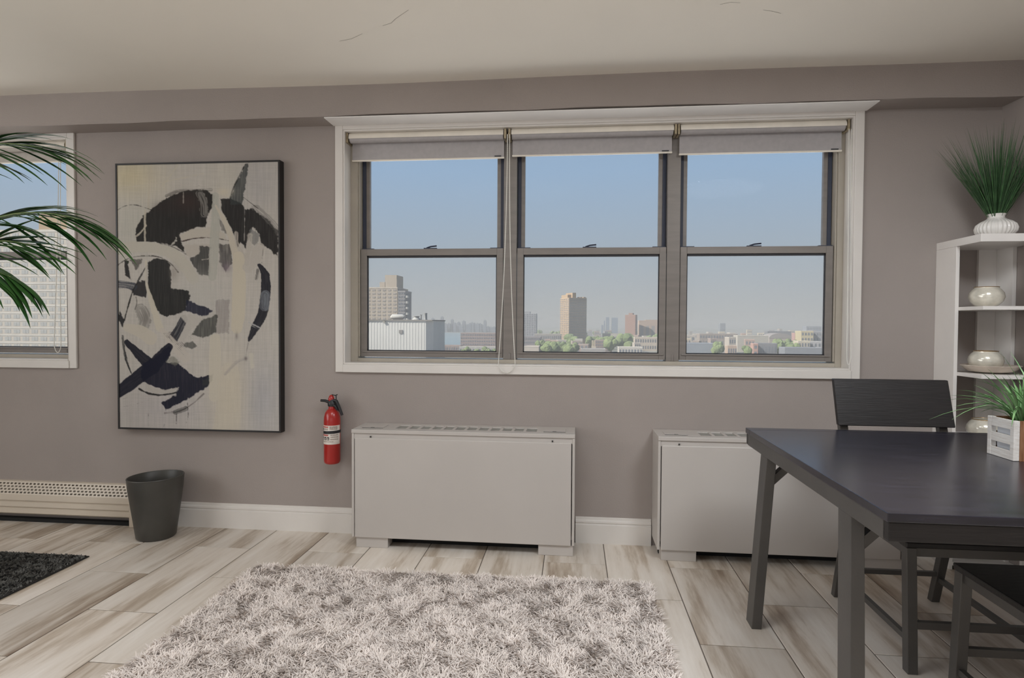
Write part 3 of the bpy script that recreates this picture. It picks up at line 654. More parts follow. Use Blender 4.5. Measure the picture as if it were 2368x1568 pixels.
# middle left light arc
stroke([(95, 1060), (280, 1030), (500, 1040), (680, 1100), (800, 1210), (900, 1360)], [130, 120, 115, 130, 140, 120], (184, 178, 166), 0.95, 0.15)
blob(1000, 1500, 170, 150, (184, 180, 172), 0.8)
stroke([(540, 985), (650, 1010), (760, 1060), (815, 1095)], 18, (66, 64, 62), 0.8, 0.4)
stroke([(75, 1225), (190, 1155), (340, 1125), (520, 1130), (650, 1195), (735, 1290)], 15, (62, 58, 54), 0.9, 0.3)
poly([(700, 670 + 300), (660, 1000), (710, 920), (725, 960)], (185, 180, 170), 0.8)
stroke([(372, 640), (368, 800), (372, 960)], 26, (184, 176, 160), 0.9); stroke([(380, 800), (330, 870), (270, 920)], 24, (184, 176, 160), 0.9)
# lower left dark masses
poly([(150, 1178), (192, 1178), (200, 1290), (225, 1390), (160, 1330), (140, 1270)], (50, 48, 48), 0.95)
poly([(200, 1165), (340, 1158), (330, 1200), (275, 1280), (240, 1200)], (78, 74, 70), 0.8, 0.4)
poly([(405, 1190), (470, 1150), (570, 1150), (640, 1200), (662, 1310), (655, 1465), (850, 1485), (868, 1545), (835, 1640), (812, 1700), (700, 1742), (620, 1770), (530, 1735), (470, 1650), (430, 1560), (400, 1460)], (47, 47, 46), 0.96, 0.1)
poly([(235, 1500), (290, 1400), (380, 1380), (400, 1500), (385, 1560), (250, 1545)], (54, 52, 54), 0.95)
blob(690, 1300, 45, 90, (140, 132, 124), 0.6)
stroke([(62, 1430), (160, 1435), (245, 1450)], [90, 80, 95], (70, 74, 84), 0.9, 0.4)
stroke([(392, 1225), (300, 1385), (240, 1500), (205, 1610), (150, 1810)], [18, 22, 22, 22, 18], (54, 52, 50), 0.95)
stroke([(275, 1560), (285, 1620), (268, 1690)], 16, (70, 66, 64), 0.8)
poly([(100, 1706), (152, 1810), (132, 1880), (74, 1790)], (48, 48, 50), 0.95)
stroke([(330, 1700), (370, 1790), (350, 1880)], 140, (118, 114, 108), 0.6, 0.8, rough=24); blob(380, 1780, 60, 90, (104, 100, 96), 0.5)
stroke([(385, 1180), (388, 1390), (425, 1540), (480, 1710), (535, 1880)], [26, 30, 50, 70, 95], (194, 186, 170), 0.95, 0.15)
stroke([(390, 1235), (395, 1400)], 30, (178, 172, 164), 0.7, 0.4)
stroke([(180, 1890), (330, 1930), (440, 2000)], [90, 140, 150], (192, 184, 170), 0.9, 0.15)
# right dark ring
stroke([(1600, 1195), (1660, 1290), (1672, 1420), (1665, 1560), (1640, 1720), (1570, 1860), (1500, 2010)], [40, 90, 110, 110, 110, 100, 30], (46, 46, 56), 0.96, 0.12)
stroke([(1668, 1515), (1662, 1640)], 108, (118, 122, 128), 0.85, 0.5); stroke([(1585, 1250), (1570, 1340)], 40, (66, 64, 64), 0.7, 0.6)
stroke([(1500, 1815), (1620, 1870)], 20, (176, 174, 172), 0.8, 0.5); stroke([(1510, 1840), (1610, 1890)], 8, (190, 188, 184), 0.8)
stroke([(1640, 1000), (1625, 1170)], 10, (90, 86, 82), 0.7); stroke([(1500, 2010), (1480, 2110), (1465, 2210)], 14, (110, 104, 102), 0.7, 0.5)
# bars, blocks in the middle
poly([(830, 1588), (940, 1622), (1112, 1692), (1045, 1752), (900, 1725), (815, 1700)], (52, 54, 72), 0.96, 0.15)
poly([(1140, 1580), (1290, 1570), (1280, 1935), (1140, 1935)], (128, 120, 118), 0.55, 0.9); poly([(990, 1800), (1165, 1735), (1150, 1930), (1010, 1990), (875, 1960)], (86, 86, 82), 0.92, 0.35)
stroke([(800, 1790), (745, 1900), (690, 1995)], [90, 100, 110], (54, 56, 66), 0.95, 0.2)
poly([(750, 1750), (880, 1740), (1000, 1790), (880, 1900), (800, 2010), (740, 2030), (830, 1830)], (182, 176, 168), 0.9, 0.2)
poly([(830, 2040), (900, 2020), (960, 2085), (890, 2115), (800, 2080)], (88, 88, 84), 0.85, 0.3)
stroke([(560, 1910), (680, 2050), (820, 2200)], [60, 100, 120], (190, 182, 172), 0.95, 0.3)
for k in range(6): stroke([(580 + 14 * k, 1945 - 4 * k), (690 + 16 * k, 2060 - 6 * k), (800 + 4 * k, 2170 - 18 * k)], 6, (80, 72, 72), 0.75, 0.5)
for k in range(4): stroke([(860 + 30 * k, 1975 - 5 * k), (960 + 30 * k, 2030 - 5 * k)], 7, (120, 114, 110), 0.6, 0.5)
# navy cross
stroke([(175, 2045), (330, 2190), (470, 2310)], [60, 110, 150], (42, 43, 56), 0.97, 0.08)
stroke([(75, 2590), (200, 2500), (340, 2390), (480, 2280), (640, 2090)], [120, 150, 150, 160, 90], (41, 42, 58), 0.97, 0.08)
poly([(370, 2260), (480, 2215), (640, 2075), (672, 2130), (610, 2260), (720, 2250), (860, 2366), (960, 2416), (1130, 2378), (1100, 2470), (1020, 2540), (830, 2660), (610, 2768), (565, 2690), (720, 2605), (745, 2525), (600, 2550), (480, 2520), (365, 2470), (330, 2380)], (40, 41, 60), 0.97, 0.08)
poly([(612, 2250), (680, 2180), (760, 2250), (700, 2290)], (120, 120, 110), 0.7, 0.5)
poly([(1010, 2440), (1120, 2380), (1080, 2490), (1010, 2500)], (70, 72, 72), 0.7, 0.7)
stroke([(318, 2545), (420, 2590), (560, 2608), (720, 2580)], 24, (50, 50, 50), 0.95, 0.1); poly([(380, 2480), (480, 2530), (600, 2560), (730, 2530), (690, 2580), (520, 2590), (400, 2560)], (178, 172, 164), 0.85, 0.2)
stroke([(130, 1980), (148, 2130), (180, 2260), (230, 2385)], [26, 32, 26, 18], (48, 50, 52), 0.95)
stroke([(600, 2800), (760, 2780), (900, 2700), (1020, 2590)], 22, (96, 88, 86), 0.7, 0.8); stroke([(720, 2790), (830, 2750)], 60, (70, 70, 68), 0.7, 0.5)
stroke([(730, 2800), (727, 2915)], 11, (60, 54, 54), 0.9); stroke([(848, 2690), (856, 2830), (836, 2905)], 11, (60, 54, 54), 0.9)
stroke([(420, 2800), (422, 2950)], 5, (90, 84, 82), 0.8); stroke([(605, 2900), (588, 2955)], 6, (70, 64, 64), 0.8)
stroke([(110, 2740), (250, 2715), (430, 2660)], 5, (120, 112, 110), 0.7); stroke([(120, 2660), (180, 2640)], 5, (120, 112, 110), 0.7)
# cream columns bottom right
stroke([(1140, 2000), (1140, 2300), (1135, 2620)], [120, 130, 110], (196, 188, 172), 0.8, 0.15); stroke([(1300, 2350), (1290, 2700), (1270, 2980)], [200, 260, 300], (196, 187, 170), 0.55, 0.2)
stroke([(1525, 2160), (1540, 2290)], 50, (196, 190, 176), 0.8); blob(1470, 2205, 16, 20, (70, 64, 62), 0.8); blob(1370, 1960, 14, 40, (110, 100, 98), 0.6)
stroke([(1250, 2370), (1380, 2240), (1470, 2200)], 40, (150, 142, 142), 0.45, 0.7)
lum = IMG.mean(-1, keepdims=True); IMG *= 0.55 + 0.45 * np.clip((lum - 0.02) / 0.16, 0, 1)
IMG *= (1 + 0.05 * (vnoise(DX, DY, 5, 77)[..., None] - 0.5))
cx0, cx1, cz0, cz1 = px0 + t, px1 - t, pz0 + t, pz1 - t
me = bpy.data.meshes.new('canvas'); o0 = OFF[r]
vx = cx0 + U * (cx1 - cx0) - o0.x; vz = cz1 - V * (cz1 - cz0) - o0.z; vy = np.full(U.shape, pyf + 0.004 - o0.y)
co = np.stack([vx, vy, vz], -1).reshape(-1, 3).astype(np.float32)
ii = np.arange((GY - 1) * (GX - 1)); jj, kk = ii // (GX - 1), ii % (GX - 1); a = jj * GX + kk
q = np.stack([a, a + GX, a + GX + 1, a + 1], -1).astype(np.int32)
me.vertices.add(len(co)); me.vertices.foreach_set('co', co.ravel()); me.loops.add(q.size); me.loops.foreach_set('vertex_index', q.ravel())
me.polygons.add(len(q)); me.polygons.foreach_set('loop_start', np.arange(0, q.size, 4, dtype=np.int32)); me.update(calc_edges=True)
ca = me.color_attributes.new('paint', 'FLOAT_COLOR', 'POINT'); PG = 1.0
ca.data.foreach_set('color', np.concatenate([np.clip(IMG.reshape(-1, 3) * PG, 0, 1), np.ones((GX * GY, 1))], 1).astype(np.float32).ravel())
mat('canvas_print', (1, 1, 1), 0.6, var=0.0, attr='paint', bump=0.08, bscale=300); MATS['canvas_print'].node_tree.nodes['Principled BSDF'].inputs['Specular IOR Level'].default_value = 0.12
me.materials.append(MATS['canvas_print'])
cv = bpy.data.objects.new('canvas', me); COL.objects.link(cv); cv.parent = r; tag(cv, 'abstract brushwork in black, navy, grey and cream')

# ------------------------------------------------------------------ rugs
def strands(n, x0, x1, y0, y1, zb, ln, wd, lean, seed, clump=0.10, tint=(0.55, 1.05), edge=None):
    g = np.random.default_rng(seed)
    x = g.uniform(x0, x1, n); y = g.uniform(y0, y1, n)
    def vn(x, y, s, sd): return vnoise(x + 50, y + 50, s, sd)
    ang = (vn(x, y, clump, seed + 1) + 0.5 * vn(x, y, clump * 0.4, seed + 2)) * 7.0 + g.normal(0, 0.7, n) + 3.6
    dn = np.clip(vn(x, y, clump * 1.6, seed + 3), 0, 1)
    L = ln * g.uniform(0.7, 1.2, n); le = lean * (0.55 + 0.9 * dn) * g.uniform(0.6, 1.3, n)
    dx, dy = np.cos(ang), np.sin(ang); px_, py_ = -dy, dx
    h = np.sqrt(np.maximum(1 - np.minimum(le, 0.97) ** 2, 0.03))
    P0 = np.stack([x, y, np.full(n, zb)], -1)
    P1 = P0 + np.stack([dx * le * L * 0.35, dy * le * L * 0.35, h * L * 0.62], -1)
    P2 = P0 + np.stack([dx * le * L * 1.0, dy * le * L * 1.0, h * L * 0.80], -1)
    S = np.stack([px_, py_, np.zeros(n)], -1) * (wd / 2)
    co = np.stack([P0 - S, P0 + S, P1 + S, P1 - S, P2 + S * 0.35, P2 - S * 0.35], 1).reshape(-1, 3)
    b = np.arange(n) * 6
    q = np.concatenate([np.stack([b, b + 1, b + 2, b + 3], -1), np.stack([b + 3, b + 2, b + 4, b + 5], -1)])
    tn = tint[0] + (tint[1] - tint[0]) * np.clip(0.25 + 0.5 * g.random(n) + 0.5 * (vn(x, y, clump * 0.9, seed + 4) - 0.35), 0, 1)
    return co, q, np.repeat(tn, 6)
def strand_object(name, m, parent, co, q, tn):
    me = bpy.data.meshes.new(name); off = np.array(OFF[parent]); co = (co - off).astype(np.float32); q = q.astype(np.int32)
    me.vertices.add(len(co)); me.vertices.foreach_set('co', co.ravel()); me.loops.add(q.size); me.loops.foreach_set('vertex_index', q.ravel())
    me.polygons.add(len(q)); me.polygons.foreach_set('loop_start', np.arange(0, q.size, 4, dtype=np.int32)); me.update(calc_edges=True)
    ca = me.color_attributes.new('tint', 'FLOAT_COLOR', 'POINT')
    ca.data.foreach_set('color', np.stack([tn, tn * (0.965 + 0.035 * tn), tn * (0.93 + 0.07 * tn), np.ones_like(tn)], -1).astype(np.float32).ravel())
    me.materials.append(MATS[m]); me.polygons.foreach_set('use_smooth', [True] * len(q))
    o = bpy.data.objects.new(name, me); COL.objects.link(o); o.parent = parent; return tag(o, kind='stuff')
RX0, RX1, RY0, RY1 = -1.515, 0.355, -2.15, -0.555
r = thing('shag_rug', ((RX0 + RX1) / 2, (RY0 + RY1) / 2, 0), 'large beige-grey shag rug in front of the convector covers', 'rug')
box(RX0, RX1, RY0, RY1, 0.0005, 0.008).build('rug_backing', 'rug_back', r)
strand_object('pile', 'shag', r, *strands(170000, RX0, RX1, RY0, RY1, 0.006, 0.040, 0.0040, 0.78, 21, 0.05, (0.78, 1.16)))
MX0, MX1, MY0, MY1 = -3.75, -2.445, -1.9, -0.505
r = thing('floor_mat', ((MX0 + MX1) / 2, (MY0 + MY1) / 2, 0), 'dark charcoal low-pile mat at the left edge', 'rug')
box(MX0, MX1, MY0, MY1, 0.0005, 0.006).build('mat_backing', 'mat_edge', r, bevel=0.001)
strand_object('pile', 'mat_pile', r, *strands(42000, MX0 + 0.008, MX1 - 0.008, MY0 + 0.008, MY1 - 0.008, 0.005, 0.013, 0.006, 0.7, 33, 0.03, (0.35, 1.9)))

# ------------------------------------------------------------------ dark dining table
TX0, TX1, TY0, TY1, TZ = 0.737, 2.03, -1.835, -0.652, 0.76
r = thing('dining_table', ((TX0 + TX1) / 2, (TY0 + TY1) / 2, 0), 'dark wooden dining table with angled steel legs', 'table')
box(TX0, TX1, TY0, TY1 - 0.056, TZ - 0.022, TZ).build('table_top', 'table_wood', r, bevel=0.002)
box(TX0, TX1, TY1 - 0.0555, TY1, TZ - 0.022, TZ).build('breadboard_end', 'table_wood', r, bevel=0.002)
box(TX0 + 0.004, TX1 - 0.004, TY0 + 0.002, TY0 + 0.026, TZ - 0.068, TZ - 0.0225).build('apron_board', 'dark_wood', r, bevel=0.002)
box(TX0 + 0.004, TX1 - 0.004, TY1 - 0.026, TY1 - 0.002, TZ - 0.068, TZ - 0.0225).build('apron_board', 'dark_wood', r, bevel=0.002)
for xa in (TX0 + 0.003, TX1 - 0.038):
    box(xa, xa + 0.035, TY0 + 0.027, TY1 - 0.027, TZ - 0.070, TZ - 0.0228).build('side_rail', 'table_steel', r, bevel=0.0015)
for sx_ in (0, 1):
    for (yt, yf) in ((-0.892, -0.845), (-1.596, -1.700)):
        def X(v): return v if not sx_ else TX0 + TX1 - v
        l = MB(); hw = 0.039
        xt0, xt1, xf0, xf1 = X(0.742), X(0.778), X(0.708), X(0.746)
        if sx_: xt0, xt1, xf0, xf1 = xt1, xt0, xf1, xf0
        l.hexa([(xf0, yf - hw, 0.0), (xf1, yf - hw, 0.0), (xf1, yf + hw, 0.0), (xf0, yf + hw, 0.0)], [(xt0, yt - hw, TZ - 0.070), (xt1, yt - hw, TZ - 0.070), (xt1, yt + hw, TZ - 0.070), (xt0, yt + hw, TZ - 0.070)])
        l.build('leg', 'table_steel', r, bevel=0.002)
        b = MB(); s_ = -1 if sx_ else 1; xb = X(0.770)
        b.hexa([(xb, yt - 0.016, 0.575), (xb, yt + 0.016, 0.575), (xb, yt + 0.016, 0.612), (xb, yt - 0.016, 0.612)],
               [(xb + s_ * 0.115, yt - 0.016, TZ - 0.0735), (xb + s_ * 0.115, yt + 0.016, TZ - 0.0735), (xb + s_ * 0.078, yt + 0.016, TZ - 0.0735), (xb + s_ * 0.078, yt - 0.016, TZ - 0.0735)])
        b.build('brace', 'table_steel', r)
    xa = TX0 + 0.04 if not sx_ else TX1 - 0.04
for yt in (-0.892, -1.596): box(TX0 + 0.040, TX1 - 0.040, yt - 0.018, yt + 0.018, TZ - 0.0735, TZ - 0.0225).build('cross_rail', 'table_steel', r)

# ------------------------------------------------------------------ dining chairs
def chair(label):
    r = thing('dining_chair', (0, 0, 0), label, 'chair', 'dark dining chairs at the table')
    # local: front towards -y, seat centre over the origin
    w2 = 0.223; yf, yb = -0.222, 0.222
    box(-w2, w2, yf, yb, 0.432, 0.452).build('seat', 'dark_wood', r, bevel=0.004)
    box(-w2 + 0.012, w2 - 0.012, yf + 0.012, yf + 0.034, 0.400, 0.4315).build('seat_rail', 'table_steel', r)
    box(-w2 + 0.012, w2 - 0.012, yb - 0.034, yb - 0.012, 0.400, 0.4315).build('seat_rail', 'table_steel', r)
    for s in (-1, 1): box(s * (w2 - 0.034), s * (w2 - 0.012), yf + 0.034, yb - 0.034, 0.400, 0.4315).build('seat_rail', 'table_steel', r)
    for s in (-1, 1):
        x0, x1 = s * (w2 - 0.004), s * (w2 - 0.038); xa, xb = min(x0, x1), max(x0, x1)
        l = MB(); l.hexa([(xa, yf - 0.020, 0), (xb, yf - 0.020, 0), (xb, yf + 0.016, 0), (xa, yf + 0.016, 0)], [(xa, yf + 0.004, 0.431), (xb, yf + 0.004, 0.431), (xb, yf + 0.040, 0.431), (xa, yf + 0.040, 0.431)]); l.build('leg', 'table_steel', r, bevel=0.002)
        l = MB(); l.hexa([(xa, 0.352, 0), (xb, 0.352, 0), (xb, 0.386, 0), (xa, 0.386, 0)], [(xa, 0.226, 0.45), (xb, 0.226, 0.45), (xb, 0.262, 0.45), (xa, 0.262, 0.45)]); l.build('leg', 'table_steel', r, bevel=0.002)
        l = MB(); l.hexa([(xa, 0.2265, 0.4505), (xb, 0.2265, 0.4505), (xb, 0.2625, 0.4505), (xa, 0.2625, 0.4505)], [(xa, 0.385, 0.955), (xb, 0.385, 0.955), (xb, 0.410, 0.955), (xa, 0.410, 0.955)]); l.build('back_post', 'table_steel', r, bevel=0.002)
        st = MB(); xm = s * (w2 - 0.021); st.hexa([(xm - 0.009, yf + 0.018, 0.100), (xm + 0.009, yf + 0.018, 0.100), (xm + 0.009, yf + 0.018, 0.120), (xm - 0.009, yf + 0.018, 0.120)], [(xm - 0.009, 0.325, 0.100), (xm + 0.009, 0.325, 0.100), (xm + 0.009, 0.325, 0.120), (xm - 0.009, 0.325, 0.120)]); st.build('stretcher', 'table_steel', r)
    box(-w2 + 0.037, w2 - 0.037, yf - 0.010, yf + 0.008, 0.155, 0.180).build('stretcher', 'table_steel', r)
    box(-w2 + 0.037, w2 - 0.037, 0.318, 0.334, 0.125, 0.145).build('stretcher', 'table_steel', r)
    p = MB(); q = [(0.318, 0.770), (0.378, 0.966)]
    p.hexa([(-0.236, q[0][0] - 0.020, q[0][1]), (0.236, q[0][0] - 0.020, q[0][1]), (0.236, q[0][0] + 0.004, q[0][1]), (-0.236, q[0][0] + 0.004, q[0][1])],
           [(-0.236, q[1][0] - 0.020, q[1][1]), (0.236, q[1][0] - 0.020, q[1][1]), (0.236, q[1][0] + 0.004, q[1][1]), (-0.236, q[1][0] + 0.004, q[1][1])])
    p.build('backrest', 'dark_wood', r, bevel=0.004)
    return r
c1 = chair('dark chair on the window side of the table, wide flat backrest showing')
c2 = copy_tree(c1); c2['label'] = 'dark chair on the near side of the table, only seat and legs showing'
c1.location = (1.372, -0.905, 0); c2.location = (1.425, -1.515, 0); c2.rotation_euler = (0, 0, math.pi)

# ------------------------------------------------------------------ corner shelf
r = thing('corner_shelf', (2.0, -0.17, 0), 'tall white open corner shelf unit', 'shelf')
SX0, SX1, SY = 1.851, 2.148, -0.344
box(SX0, SX1, SY, -0.001, 1.588, 1.624).build('top_board', 'white_laminate', r, bevel=0.001)
for z in (1.276, 0.958, 0.640, 0.322, 0.020):
    box(SX0 + 0.017, SX1, SY, -0.001, z, z + 0.017).build('shelf_board', 'white_laminate', r, bevel=0.001)
box(SX0, SX0 + 0.0165, -0.166, -0.001, 0, 1.5875).build('side_panel', 'white_laminate', r, bevel=0.001)
zz = [0.0, 0.020, 0.037, 0.322, 0.339, 0.640, 0.657, 0.958, 0.975, 1.276, 1.293, 1.588]
bk, sd_, rp_ = MB(), MB(), MB()
for a, b in zip(zz[::2], zz[1::2]):
    bk.box(2.046, SX1 - 0.018, -0.017, -0.001, a, b); sd_.box(SX1 - 0.0175, SX1, -0.132, -0.001, a, b); rp_.box(2.062, SX1, SY + 0.001, SY + 0.017, a, b)
bk.build('corner_back_board', 'white_laminate', r); sd_.build('corner_side_board', 'white_laminate', r); rp_.build('end_panel', 'white_laminate', r)

# things on the shelf
vx_, vy_ = 2.002, -0.205
r = thing('flower_vase', (vx_, vy_, 1.624), 'squat white ribbed vase of tall dark grass on top of the shelf', 'vase')
prof = [(0.0, 0.0), (0.050, 0.0), (0.066, 0.008), (0.081, 0.026), (0.084, 0.042), (0.078, 0.060), (0.062, 0.074), (0.044, 0.083), (0.034, 0.092), (0.034, 0.100), (0.039, 0.110), (0.036, 0.110), (0.030, 0.100), (0.030, 0.09), (0.0, 0.086)]
rb = [0, 0, .02, .025, .025, .025, .02, .01, 0, 0, 0, 0, 0, 0, 0]
mb = MB(); mb.lathe(prof, 240, (vx_, vy_, 1.6245), rb); mb.build('vase_body', 'ceramic', r, smooth=True)
def blades(n, base, r0, ht, spread, wd, seed, maxlean=1.0, curl=0.3):
    g = random.Random(seed); out = []
    for i in range(n):
        a = g.uniform(0, 2 * math.pi); lean = spread * math.sqrt(g.random()); L = ht * g.uniform(0.65, 1.08)
        b = Vector(base) + Vector((math.cos(a), math.sin(a), 0)) * r0 * g.random()
        d = Vector((math.cos(a) * lean, math.sin(a) * lean, 1)).normalized(); pts = []; p = b.copy(); ns = 6
        cu = curl * g.uniform(0.3, 1.6) * (0.25 + lean)
        for k in range(ns + 1):
            pts.append(p.copy()); p = p + d * (L / ns); d = (d + Vector((math.cos(a) * cu, math.sin(a) * cu, -cu * 0.8)) / ns).normalized()
        out.append((pts, wd * g.uniform(0.7, 1.2), g.random()))
    return out
def blade_mesh(pts, wd, mbx, fold=0.35):
    n = len(pts); vs = []
    for i, p in enumerate(pts):
        d = (pts[min(i + 1, n - 1)] - pts[max(i - 1, 0)]).normalized(); s = d.cross(Vector((0, 0, 1)))
        if s.length < 1e-3: s = Vector((1, 0, 0))
        s.normalize(); u_ = s.cross(d); t_ = i / (n - 1); ww = wd * (0.55 + 0.45 * min(1, t_ * 4)) * (1 - t_ ** 2.5) + wd * 0.06
        vs += [p - s * ww / 2 + u_ * ww * fold, p, p + s * ww / 2 + u_ * ww * fold]
    fs = []
    for i in range(n - 1):
        k = i * 3; fs += [(k, k + 1, k + 4, k + 3), (k + 1, k + 2, k + 5, k + 4)]
    mbx.add(vs, fs)
mb = MB(); tn = []
for pts, wd_, t_ in blades(420, (vx_, vy_, 1.70), 0.024, 0.44, 0.62, 0.0032, 5, curl=0.10):
    k0 = len(mb.v)
    pts = [Vector((min(p.x, 2.135), min(p.y, -0.012), min(p.z, 2.29))) for p in pts]
    blade_mesh(pts, wd_, mb); tn += [0.6 + 0.9 * t_] * (len(mb.v) - k0)
go = mb.build('grass_blades', 'grass_dark', r); tag(go, kind='stuff')
ca = go.data.color_attributes.new('tint', 'FLOAT_COLOR', 'POINT')
ca.data.foreach_set('color', [c for v in tn for c in (v, v, v, 1)])

def bowl(name, label, cx, cy, z, cat='bowl', group='pearly round bowls on the shelf'):
    r = thing(name, (cx, cy, z), label, cat, group)
    pr = [(0.0, 0.0), (0.036, 0.0), (0.050, 0.008), (0.066, 0.026), (0.0725, 0.046), (0.069, 0.066), (0.058, 0.082), (0.050, 0.089), (0.0495, 0.094), (0.047, 0.094), (0.047, 0.088), (0.055, 0.080), (0.065, 0.064), (0.068, 0.046), (0.060, 0.026), (0.040, 0.010), (0.0, 0.008)]
    mb = MB(); mb.lathe(pr, 40, (cx, cy, z + 0.0005)); mb.build('bowl_body', 'pearl', r, smooth=True)
    mb = MB(); mb.tube([(cx + 0.0485 * math.cos(t), cy + 0.0485 * math.sin(t), z + 0.0945) for t in [2 * math.pi * k / 40 for k in range(41)]], 0.0022, 6, cap=False); mb.build('rim', 'gold_rim', r, smooth=True)
bowl('candle_bowl', 'round pearly glass bowl on the shelf right below the grass vase', 1.968, -0.205, 1.293)
bowl('candle_bowl', 'round pearly glass bowl resting on the oval plate', 1.978, -0.195, 0.9865)
bowl('candle_bowl', 'round pearly glass bowl half hidden behind the wooden crate', 1.975, -0.200, 0.657)
mb = MB(); mb.lathe([(0.0, 0.002), (0.060, 0.002), (0.085, 0.007), (0.108, 0.022), (0.111, 0.024), (0.108, 0.026), (0.082, 0.0115), (0.058, 0.0068), (0.0, 0.0068)], 40, (0, 0, 0))
mb.v = [(1.996 + x * 1.12, -0.20 + y * 1.1, 0.9755 + z * 1.5) for x, y, z in mb.v]
tag(mb.build('oval_plate', 'plate_pearl', None, smooth=True, origin=(1.985, -0.20, 0.9755)), 'shallow pearly plate under a round bowl on the shelf', 'plate')

# crate planter on the table
r = thing('crate_planter', (1.52, -1.145, 0.76), 'small whitewashed wooden crate of green grass on the table', 'planter')
kx0, kx1, ky0, ky1, kz, kh = 1.430, 1.625, -1.208, -1.080, 0.7605, 0.131
for x in (kx0, kx1 - 0.018):
    for y in (ky0, ky1 - 0.018): box(x, x + 0.018, y, y + 0.018, kz, kz + kh).build('corner_post', 'whitewash', r, bevel=0.0015)
for k, (z0, z1) in enumerate(((0.0, 0.030), (0.050, 0.080), (0.100, 0.131))):
    for x in (kx0 + 0.001, kx1 - 0.009): box(x, x + 0.008, ky0 + 0.0182, ky1 - 0.0182, kz + z0, kz + z1).build('slat', 'whitewash', r, bevel=0.001)
    for y in (ky0 + 0.001, ky1 - 0.009): box(kx0 + 0.0182, kx1 - 0.0182, y, y + 0.008, kz + z0, kz + z1).build('slat', 'crate_wood', r, bevel=0.001)
box(kx0 + 0.0182, kx1 - 0.0182, ky0 - 0.0015, ky0 + 0.0008, kz, kz + kh).build('front_board', 'crate_wood', r)
box(kx0 + 0.020, kx1 - 0.020, ky0 + 0.020, ky1 - 0.020, kz + 0.001, kz + 0.118).build('liner', 'liner', r)
box(kx0 + 0.022, kx1 - 0.022, ky0 + 0.022, ky1 - 0.022, kz + 0.1182, kz + 0.123).build('soil', 'soil', r)
for pts, wd_, t_ in blades(58, (1.50, -1.145, kz + 0.118), 0.026, 0.235, 0.9, 0.0085, 41, curl=1.0) + blades(32, (1.56, -1.145, kz + 0.118), 0.03, 0.26, 0.55, 0.0065, 43, curl=0.8) + blades(18, (1.49, -1.14, kz + 0.118), 0.01, 0.29, 1.5, 0.0075, 47, curl=1.2):
    m = MB(); blade_mesh([Vector((p.x, p.y, max(p.z, 0.775))) for p in pts], wd_, m); m.build('grass_blade', 'grass_light', r, smooth=True)

# ------------------------------------------------------------------ potted palm reaching in from the left
PB = Vector((-2.98, -0.92, 0))
r = thing('potted_palm', PB, 'potted palm with long arching green fronds at the left edge', 'plant')
mb = MB(); mb.lathe([(0.0, 0.0), (0.13, 0.0), (0.145, 0.02), (0.17, 0.26), (0.178, 0.30), (0.172, 0.305), (0.162, 0.29), (0.15, 0.24), (0.0, 0.24)], 40, (PB.x, PB.y, 0.0065)); mb.build('pot', 'pot_glaze', r, smooth=True)
mb = MB(); mb.lathe([(0.0, 0.255), (0.155, 0.25), (0.155, 0.245), (0.0, 0.245)], 24, (PB.x, PB.y, 0.0065)); mb.build('soil', 'soil', r)
for dx, dy, h in ((0, 0, 1.25), (0.05, 0.03, 1.05), (-0.04, 0.04, 0.95)):
    mb = MB(); mb.tube([(PB.x + dx * 0.4, PB.y + dy * 0.4, 0.24), (PB.x + dx, PB.y + dy, h * 0.6), (PB.x + dx * 1.3, PB.y + dy * 1.3, h)], [0.022, 0.018, 0.013], 10); mb.build('cane', 'palm_trunk', r, smooth=True)
def bez(P, t):
    P = [Vector(p) for p in P]
    while len(P) > 1: P = [P[i].lerp(P[i + 1], t) for i in range(len(P) - 1)]
    return P[0]
